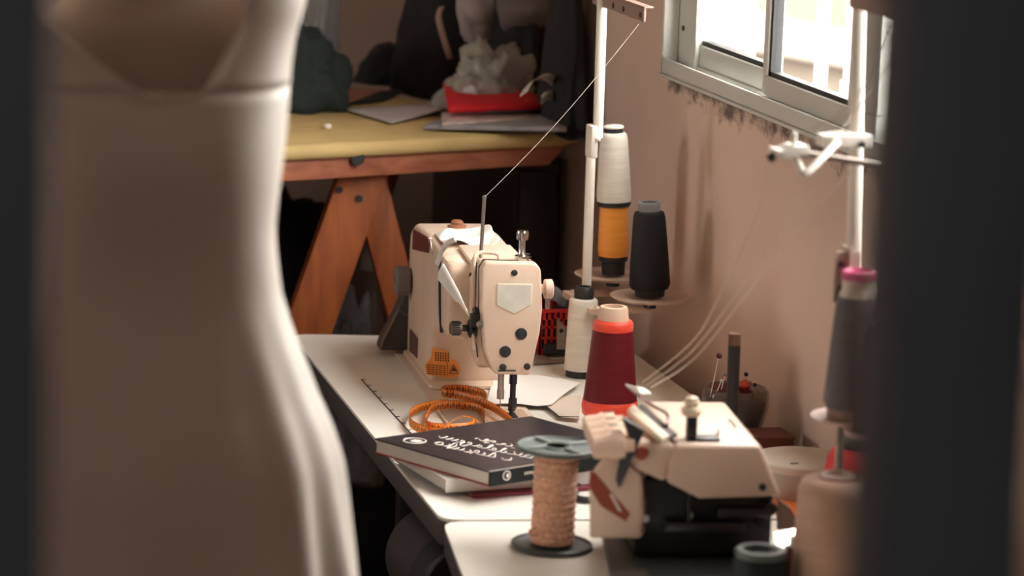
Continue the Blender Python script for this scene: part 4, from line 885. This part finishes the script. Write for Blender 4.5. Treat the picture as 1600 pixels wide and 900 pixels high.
build('rail_bolt', B().lathe([(0, 0), (.013, 0), (.013, .01), (0, .01)], P(558, 247, y=bt(.2, 0, 0).y + .004) , 18, MX), M_black, rl_)
build('back_rail', B().prism([bt(aL, dep - .2, BT - .07), bt(.3, dep - .2, BT - .07), bt(.3, dep - .2, BT - .031), bt(aL, dep - .2, BT - .031)], fn * .03), M_wd2, IT)
yp = bt(.2, 0, 0).y + .055
def plank(px0, py0, px1, py1, w, y, name='leg', th=.03):
    a, c = P(px0, py0, y=y), P(px1, py1, y=y); d = (c - a).normalized(); k = (a.z - .001) / -d.z; e = a + d * k; s = Vector((w / 2, 0, 0))
    a = a - d * .0
    return build(name, B().prism([a - s, a + s, e + s, e - s], (0, th, 0)), M_wd, IT, bevel=.003)
l1 = plank(576, 252, 481, 520, .098, yp)
l2 = plank(572, 262, 640, 520, .07, yp + .034)
l2b = plank(600, 256, 520, 470, .09, yp + .72); l3b = plank(560, 256, 650, 500, .07, yp + .752)
for x, y in ((530, 296), (561, 310)): build('bolt', B().lathe([(0, 0), (.007, 0), (.007, .004), (0, .004)], P(x, y, y=yp), 14, MX), M_black, l1)
# second trestle out of sight behind the dress
l4 = build('leg', B().prism([bt(-1.0, .05, BT - .05), bt(-.9, .05, BT - .05), bt(-1.15, .05, .001), bt(-1.25, .05, .001)], fn * .03), M_wd, IT)
l5 = build('leg', B().prism([bt(-1.0, .75, BT - .05), bt(-.9, .75, BT - .05), bt(-1.15, .75, .001), bt(-1.25, .75, .001)], fn * .03), M_wd, IT)
# dark cupboard under the right end
cb = thing('dark_cupboard', 'dark brown cupboard under the right end of the ironing table', 'cupboard', (1.6, 6.4, 0))
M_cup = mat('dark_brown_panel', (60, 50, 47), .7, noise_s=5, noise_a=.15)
cp0 = P(800, 400, y=6.2); cx0 = cp0.x
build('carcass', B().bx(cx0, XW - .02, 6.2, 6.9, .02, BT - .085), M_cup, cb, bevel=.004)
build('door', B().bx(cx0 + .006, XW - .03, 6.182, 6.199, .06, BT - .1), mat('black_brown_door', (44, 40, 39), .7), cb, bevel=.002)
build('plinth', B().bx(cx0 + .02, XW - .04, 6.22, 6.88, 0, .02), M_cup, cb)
# dark bags and cloth under the table
M_bagk = mat('black_bin_bag', (40, 40, 43), .35, noise_s=8, noise_a=.2)
def heap(name, label, cat, c, r, m, amp=.25, sc_=3, sub=5, seed=0, group=None, crease=.5):
    return tag(build(name, blob(c, r, amp, sc_, sub, seed, crease=crease), m, None, ang=180), label, cat, group)
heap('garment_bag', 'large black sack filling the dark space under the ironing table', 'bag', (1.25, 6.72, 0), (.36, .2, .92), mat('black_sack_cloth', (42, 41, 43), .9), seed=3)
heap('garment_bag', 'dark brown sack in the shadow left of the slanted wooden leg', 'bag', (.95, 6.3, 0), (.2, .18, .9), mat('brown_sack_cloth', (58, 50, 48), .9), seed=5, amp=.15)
M_film = film_mat('clear_plastic_film', (170, 160, 158), .42, .2)
a_, c_ = P(627, 340, y=6.12), P(627, 400, y=6.12)
heap('plastic_bag', 'clear plastic bag hanging behind the wooden leg under the table', 'bag', (a_.x, 6.3, P(627, 420, y=6.3).z), (.032, .03, .145), M_film, amp=.3, sc_=4, sub=4, seed=8)
a_ = P(545, 522, y=6.15)
heap('plastic_bag', 'crumpled clear plastic bag behind the far end of the sewing table', 'bag', (a_.x, 6.2, a_.z - .30), (.07, .06, .36), film_mat('dim_plastic_film', (130, 130, 134), .4, .12), amp=.3, sc_=5, sub=5, seed=11)
a_ = P(560, 430, y=6.5)
heap('cloth_bundle', 'pale beige cloth bundle between the crossed wooden legs', 'cloth', (a_.x, 6.42, a_.z - .42), (.05, .06, .46), mat('dusty_beige_cloth', (112, 90, 80), .9), amp=.2, seed=13, sub=4)
# ================================================================== things on the ironing table
zt = BT + .001
M_blackcloth = mat('black_garment_cloth', (27, 27, 29), .95, bump_s=40, bump_a=.2)
# black garment heap, built as folded heights over its footprint
def hp(px, py, y): return P(px, py, y=y)
ax, bx_ = hp(640, 100, 6.75), hp(815, 100, 6.75)
heap('garment_heap', 'tall black heap of garments on the ironing table', 'clothes', ((ax.x + bx_.x) / 2 - .02, 6.66, zt), (.155, .16, .37), M_blackcloth, amp=.16, sc_=2.2, seed=21, crease=.35)
a_ = hp(600, 105, 6.85)
heap('garment', 'low black garment sleeve spilling left from the black heap', 'clothes', (a_.x + .02, 6.84, zt), (.085, .10, .085), M_blackcloth, amp=.2, seed=22, sub=4)
a_ = hp(850, 150, 6.45)
heap('garment_heap', 'dark heap of clothes by the wall behind the white tape', 'clothes', (1.752, 6.10, zt), (.034, .13, .37), mat('charcoal_cloth', (26, 26, 28), .95), amp=.16, seed=25, crease=.3)
heap('garment_heap', 'black clothes piled in the corner behind the plastic bag', 'clothes', (1.735, 6.44, zt), (.05, .13, .30), MATS['charcoal_cloth'], amp=.14, seed=27, crease=.3)
def on_cloth(name, label, cat, pxs, y, m, thick=.01, bulge=.03, n=14, seed=1):
    """a folded piece of cloth hanging over the front of a heap"""
    pts = [P(x, yy, y=y) for x, yy in pxs]
    fn_ = quad(*pts, lambda u, v: 0)
    def g(u, v):
        p = fn_(u, v); return p + Vector((0, -bulge * math.sin(math.pi * u) ** .7 * math.sin(math.pi * min(1, v * .9 + .1)) - .012 * noise.noise(Vector((u * 4, v * 4, seed))), 0))
    return tag(build(name, B().grid(g, n, n), m, None, mods=[('SOLIDIFY', dict(thickness=thick)), ('SUBSURF', dict(levels=1, render_levels=1))], ang=180), label, cat)
on_cloth('grey_garment', 'pale grey garment draped down the front of the black heap', 'clothes', ((712, -12), (775, -12), (768, 62), (724, 66)), 6.47, mat('pale_grey_cloth', (160, 150, 148), .9))
on_cloth('taupe_garment', 'taupe garment bundle at the top edge beside the grey one', 'clothes', ((775, -12), (882, -12), (875, 40), (785, 48)), 6.38, mat('taupe_cloth', (104, 94, 92), .9), bulge=.06)
st_ = spline([P(690, 12, y=6.44), P(685, 26, y=6.43), P(690, 50, y=6.43), P(700, 82, y=6.44), P(703, 90, y=6.45)], 6)
b = B().ribbon(st_, (.012, 0, .003)); b.uv = {}
tag(build('cloth_strap', b, mat('beige_strap', (150, 122, 112), .8), None, mods=[('SOLIDIFY', dict(thickness=.004))]), 'narrow beige strap hanging on the front of the black heap', 'strap')
# clear plastic bag
M_bagw = film_mat('milky_plastic', (176, 174, 164), .66, .2)
a_ = P(762, 140, y=6.36)
heap('plastic_bag', 'crumpled milky plastic bag on the ironing table above the red cloth', 'bag', (a_.x, 6.34, zt), (.108, .07, .13), M_bagw, amp=.24, sc_=4.2, sub=5, seed=36, crease=1.1)
heap('teal_cloth', 'pale teal cloth showing beside the white measuring tape', 'cloth', (P(815, 150, y=6.27).x, 6.27, zt), (.075, .06, .03), mat('teal_cloth', (120, 170, 166), .85), amp=.25, sub=4, seed=33)
# papers and magazines
def sheet(name, label, cat, pts, m, th=.002, z=zt, grp=None, f=lambda u, v: 0):
    q = [P(x, y, z=z) for x, y in pts]
    o = build(name, B().grid(quad(*q, f), 10, 10), m, None, mods=[('SOLIDIFY', dict(thickness=th, offset=1))])
    return tag(o, label, cat, grp)
sheet('grey_card', 'pale grey card sheet lying at the left of the red cloth', 'card', ((538, 174), (612, 196), (690, 180), (690, 164)), mat('pale_grey_card', (176, 170, 168), .8), .002, f=lambda u, v: .004 + .006 * u * v)
sheet('pink_paper', 'dull pink pattern paper on the mustard cover by the green cloth', 'paper', ((430, 172), (530, 168), (640, 143), (520, 140)), mat('dull_pink_paper', (160, 108, 94), .8), .001, f=lambda u, v: .002)
sheet('dark_offcut', 'small black fabric offcut on the pink pattern paper', 'cloth', ((545, 164), (598, 158), (640, 142), (595, 145)), M_blackcloth, .004, z=zt + .003)
sheet('magazine', 'grey magazine with curled edge at the front of the ironing table', 'magazine', ((662, 204), (885, 216), (886, 190), (690, 192)), mat('grey_magazine', (150, 148, 150), .5, noise_s=20, noise_a=.25), .008, f=lambda u, v: .010 * u + .002)
sheet('magazine', 'thin magazine with pale cover edge under the red cloth', 'magazine', ((690, 197), (850, 187), (850, 178), (690, 180)), mat('pale_magazine', (206, 186, 178), .5, noise_s=30, noise_a=.35), .005, z=zt + .012)
sheet('red_cloth', 'bright red folded cloth on the ironing table', 'cloth', ((700, 186), (852, 180), (800, 146), (690, 148)), mat('bright_red_cloth', (206, 22, 34), .75, bump_s=60, bump_a=.2), .010, z=zt + .016, f=lambda u, v: .012 + .010 * math.sin(v * 2.5) + .006 * math.sin(u * 9 + v * 3) * v)
# white measuring tape
M_tapew = tape_mat('white_tape_print', (222, 214, 200), (60, 54, 52))
yw = 5.99
WT = thing('measuring_tape', 'white measuring tape looped on the ironing table beside the red cloth', 'measuring tape', P(850, 165, z=zt))
p_ = spline([P(818, 148, y=yw), P(826, 133, y=yw + .01), P(842, 121, y=yw + .02), P(858, 121, y=yw + .05), P(875, 135, y=yw + .09), P(895, 152, y=yw + .12)], 8)
tape_loop(M_tapew, WT, p_, [Vector((.018 - .002 * 0, .004, .012)) for _ in p_])
p_ = spline([P(812, 152, z=zt + .022), P(830, 160, z=zt + .022), P(848, 167, z=zt + .02), P(862, 172, z=zt + .016)], 8)
tape_loop(M_tapew, WT, p_, Vector((.006, 0, .022)))
p_ = spline([P(888, 152, y=yw + .1), P(875, 150, y=yw + .09), P(856, 149, y=yw + .06), P(846, 156, y=yw + .05)], 8)
tape_loop(M_tapew, WT, p_, Vector((0, 0, .02)))
# eraser, dot
pe = P(512, 201, z=zt); tag(build('tailor_chalk', B().box(pe + Vector((0, 0, .005)), (.012, .01, .009), rz=.3), mat('white_chalk', (238, 232, 222), .8), bevel=.002), 'tiny white piece of tailor chalk on the mustard cover', 'chalk')
# green cloth and glass vase at the left
heap('green_cloth', 'dark green cloth heap behind the dress shoulder', 'cloth', (P(465, 150, y=6.5).x, 6.45, zt), (.10, .14, .165), mat('dark_green_cloth', (36, 46, 44), .9), amp=.2, seed=41)
vy = 6.68; vx = P(492, 60, y=vy).x
vs = thing('tool_jar', 'glass jar of steel tools at the upper left of the ironing table', 'jar', (vx, vy, zt))
build('glass_wall', B().lathe([(0, 0), (.052, 0), (.054, .01), (.054, .24), (.051, .245), (.051, .01), (0, .006)], (vx, vy, zt), 32), film_mat('clear_jar', (150, 156, 160), .3, .05), vs)
for (dx, dy, l, lb) in ((-.03, -.02, .3, 'leftmost of the steel rods standing in the glass jar'), (.002, -.03, .27, 'middle and shortest steel rod standing in the glass jar'), (.026, -.01, .31, 'rightmost and tallest steel rod standing in the glass jar')):
    tag(build('steel_tool', B().cyl((vx + dx * .6, vy + dy, zt + .012), (vx + dx * 1.2, vy + dy, zt + l), .006), M_chrome), lb, 'tool', 'tools in the glass jar')
heap('dark_lining', 'dark cloth lying in front of the glass jar', 'cloth', (vx - .01, vy - .075, zt), (.05, .02, .10), mat('brown_black_cloth', (44, 38, 36), .9), amp=.2, seed=44, sub=4)
# package on the dark heap near the wall
py_ = 6.42; pk = thing('packet_box', 'small blue grey packet with a hook tab on the dark heap', 'box', (P(905, 40, y=py_).x, py_, P(905, 60, y=py_).z))
build('packet_body', B().prism([P(x, y, y=py_) for x, y in ((878, 27), (928, 27), (926, 61), (880, 58))], (0, .03, 0)), mat('blue_grey_packet', (112, 116, 120), .35, noise_s=30, noise_a=.3), pk, bevel=.002)
build('packet_lid', B().prism([P(x, y, y=py_ - .001) for x, y in ((875, -2), (930, 2), (928, 26), (878, 26))], (0, .032, 0)), mat('brown_packet_lid', (104, 84, 76), .5), pk, bevel=.002)
build('hook_tab', B().tube(spline([P(886, 30, y=py_ - .002), P(896, 34, y=py_ - .002), P(892, 46, y=py_ - .002)], 5), .003, 6), M_steel, pk)
# ================================================================== threads
M_thr = mat('pale_thread', (214, 200, 186), .6)
def strand(label, pts, r=.0007, sub=6): return tag(build('thread_strand', B().tube(spline(pts, sub), r, 5), M_thr), label, 'thread')
pinp = wm(-.032, .05, .366)
strand('thin thread from the far stand arm down to the machine pin', [P(998, 38, x=X0).lerp(pinp, k / 6) - Vector((0, 0, .012 * math.sin(k / 6 * math.pi))) for k in range(7)], .0004)
hkp = P(1000, 606, z=.985)
strand('leftmost pale thread from the guide block down to the overlock machine', [P(1209, 252, y=Yc - .02), P(1180, 340, y=4.0), P(1130, 450, y=4.1), P(1085, 530, y=4.18), P(1003, 598, z=.99)], .0009)
strand('middle pale thread from the bent hook down to the overlock machine', [P(1284, 262, y=Yc - .02), P(1225, 350, y=4.0), P(1150, 460, y=4.1), P(1080, 550, y=4.18), P(1010, 602, z=.99)], .0008)
strand('rightmost pale thread from the guide rod down to the overlock machine', [P(1335, 262, y=Yc - .03), P(1258, 345, y=4.0), P(1170, 455, y=4.1), P(1085, 560, y=4.18), P(1016, 606, z=.99)], .001)
strand('upper thread from the near stand top to the guide block', [P(1388, 40, x=X1), P(1340, 148, x=X1 - .03), P(1258, 208, y=Yc - .02)], .0008)
strand('second upper thread running down to the white clamp', [P(1386, 100, x=X1), P(1340, 170, x=X1 - .01), P(1312, 206, y=Yc + .01)], .0008)
strand('vertical thread near the black post falling to the hidden cone', [P(1387, 185, x=X1), P(1380, 290, x=X1), P(1376, 470, y=3.86), P(1376, 560, y=3.84)], .0008)
# ================================================================== wedding dress on a form
YD = 3.6
rows = [(0, 465), (25, 457), (50, 450), (100, 443), (150, 441), (200, 437), (250, 431), (300, 425), (350, 420), (400, 424), (450, 430), (500, 445), (550, 464), (600, 482), (650, 503), (700, 518), (750, 525), (800, 531), (850, 538), (900, 545)]
prof_d = []
for y, x in rows:
    a = P(x, y, y=YD); c = P(238, y, y=YD); prof_d.append((a.z, c.x, a.x - c.x))
zl, cxl, hl = prof_d[-1]
prof_d += [(.70, cxl, hl + .06), (.40, cxl, hl + .13), (.05, cxl, hl + .2)]
prof_d.reverse()
def dress_at(z):
    for (z0, c0, h0), (z1, c1, h1) in zip(prof_d, prof_d[1:]):
        if z0 <= z <= z1:
            t = (z - z0) / (z1 - z0); return c0 + t * (c1 - c0), h0 + t * (h1 - h0)
    return prof_d[-1][1:] if z > prof_d[-1][0] else prof_d[0][1:]
PW = .74                                                           # flattened front, as of a fitted gown
def surf(a, z, off=0.0):
    c, h = dress_at(z); dpt = h * .62 + .01; fold = max(0, 1.28 - z)
    bust = .035 * math.exp(-((z - 1.42) / .09) ** 2) * max(0, -math.sin(a))
    w = 1 + fold * .07 * math.sin(a * 9 + 2.2 * math.sin(z * 4)) + fold * .05 * math.sin(a * 17 + z * 5)
    rx, ry = (h + off) * w, (dpt + off) * w
    ca, sa = math.cos(a), math.sin(a)
    return Vector((c + rx * math.copysign(abs(ca) ** PW, ca), YD + (ry + bust) * math.copysign(abs(sa) ** PW, sa), z))
M_dress = mat('ivory_satin', (236, 226, 214), .5, sheen=.2, bump_s=25, bump_a=.05)
DR = thing('wedding_dress', 'ivory satin wedding dress with square neckline on a dress form at left', 'dress', (.556, YD, 0))
zn = P(250, 142, y=YD - .11).z
build('gown_body', B().grid(lambda u, v: surf(u * 2 * math.pi, .05 + v * (zn - .05), .004), 128, 90, cu=True), M_dress, DR, mods=[('SOLIDIFY', dict(thickness=.002))], ang=180)
zt_ = P(400, 0, y=YD).z + .06
def ang_at(px, py):
    z = P(px, py, y=YD - .08).z; c, h = dress_at(min(z, prof_d[-1][0])); x = P(px, py, y=YD - .08).x
    q = max(-1, min(1, (x - c) / (h + .004)))
    return -math.acos(math.copysign(abs(q) ** (1 / PW), q))
nr = [ang_at(305, 140), ang_at(375, 20), ang_at(398, -30)]; nl = [ang_at(205, 140), ang_at(60, 10), ang_at(40, -30)]
def bod(side):
    def g(u, v):
        z = zn + v * (zt_ - zn); k = v * 2; i = min(1, int(k)); t = k - i; n = nr if side > 0 else nl
        e = n[i] + t * (n[i + 1] - n[i]); end = (.9 - .5 * v) if side > 0 else (-math.pi - .9 + .5 * v)
        return surf(e + u * (end - e), z, .005)
    return g
for s_ in (1, -1): build('bodice_strap', B().grid(bod(s_), 30, 14), M_dress, DR, mods=[('SOLIDIFY', dict(thickness=.004))], ang=180)
build('neckline_seam', B().tube(spline([surf(nl[1], zn + .5 * (zt_ - zn), .006), surf(nl[0], zn, .006), surf((nl[0] + nr[0]) / 2, zn - .002, .006), surf(nr[0], zn, .006), surf(nr[1], zn + .5 * (zt_ - zn), .006)], 8), .003, 6), M_dress, DR)
DF = thing('dress_form', 'beige cloth dress form showing inside the dress neckline', 'mannequin', (.556, YD, 0))
M_form = mat('beige_form_cloth', (206, 186, 170), .85)
def torso(u, v):
    z = .95 + v * .72; c, h = dress_at(min(z, prof_d[-1][0]))
    if z > 1.56: h = .14 - .08 * min(1, (z - 1.56) / .08)
    a = u * 2 * math.pi; k = .9
    ca, sa = math.cos(a), math.sin(a); pw = PW if z < 1.56 else 1
    return Vector((c + h * k * math.copysign(abs(ca) ** pw, ca), YD + h * .55 * math.copysign(abs(sa) ** pw, sa) - .02 * math.exp(-((z - 1.42) / .09) ** 2) * max(0, -math.sin(a)), z))
build('torso', B().grid(torso, 48, 40, cu=True), M_form, DF, ang=180)
build('neck_cap', B().lathe([(0, 1.665), (.055, 1.665), (.055, 1.72), (.04, 1.735), (0, 1.74)], (.556, YD, 0), 28), M_form, DF)
build('stand_pole', B().cyl((.556, YD, .03), (.556, YD, 1.0), .014), M_dark_metal, DF)
build('stand_base', B().lathe([(0, 0), (.14, 0), (.14, .012), (.03, .03), (0, .03)], (.556, YD, 0), 36), M_dark_metal, DF)
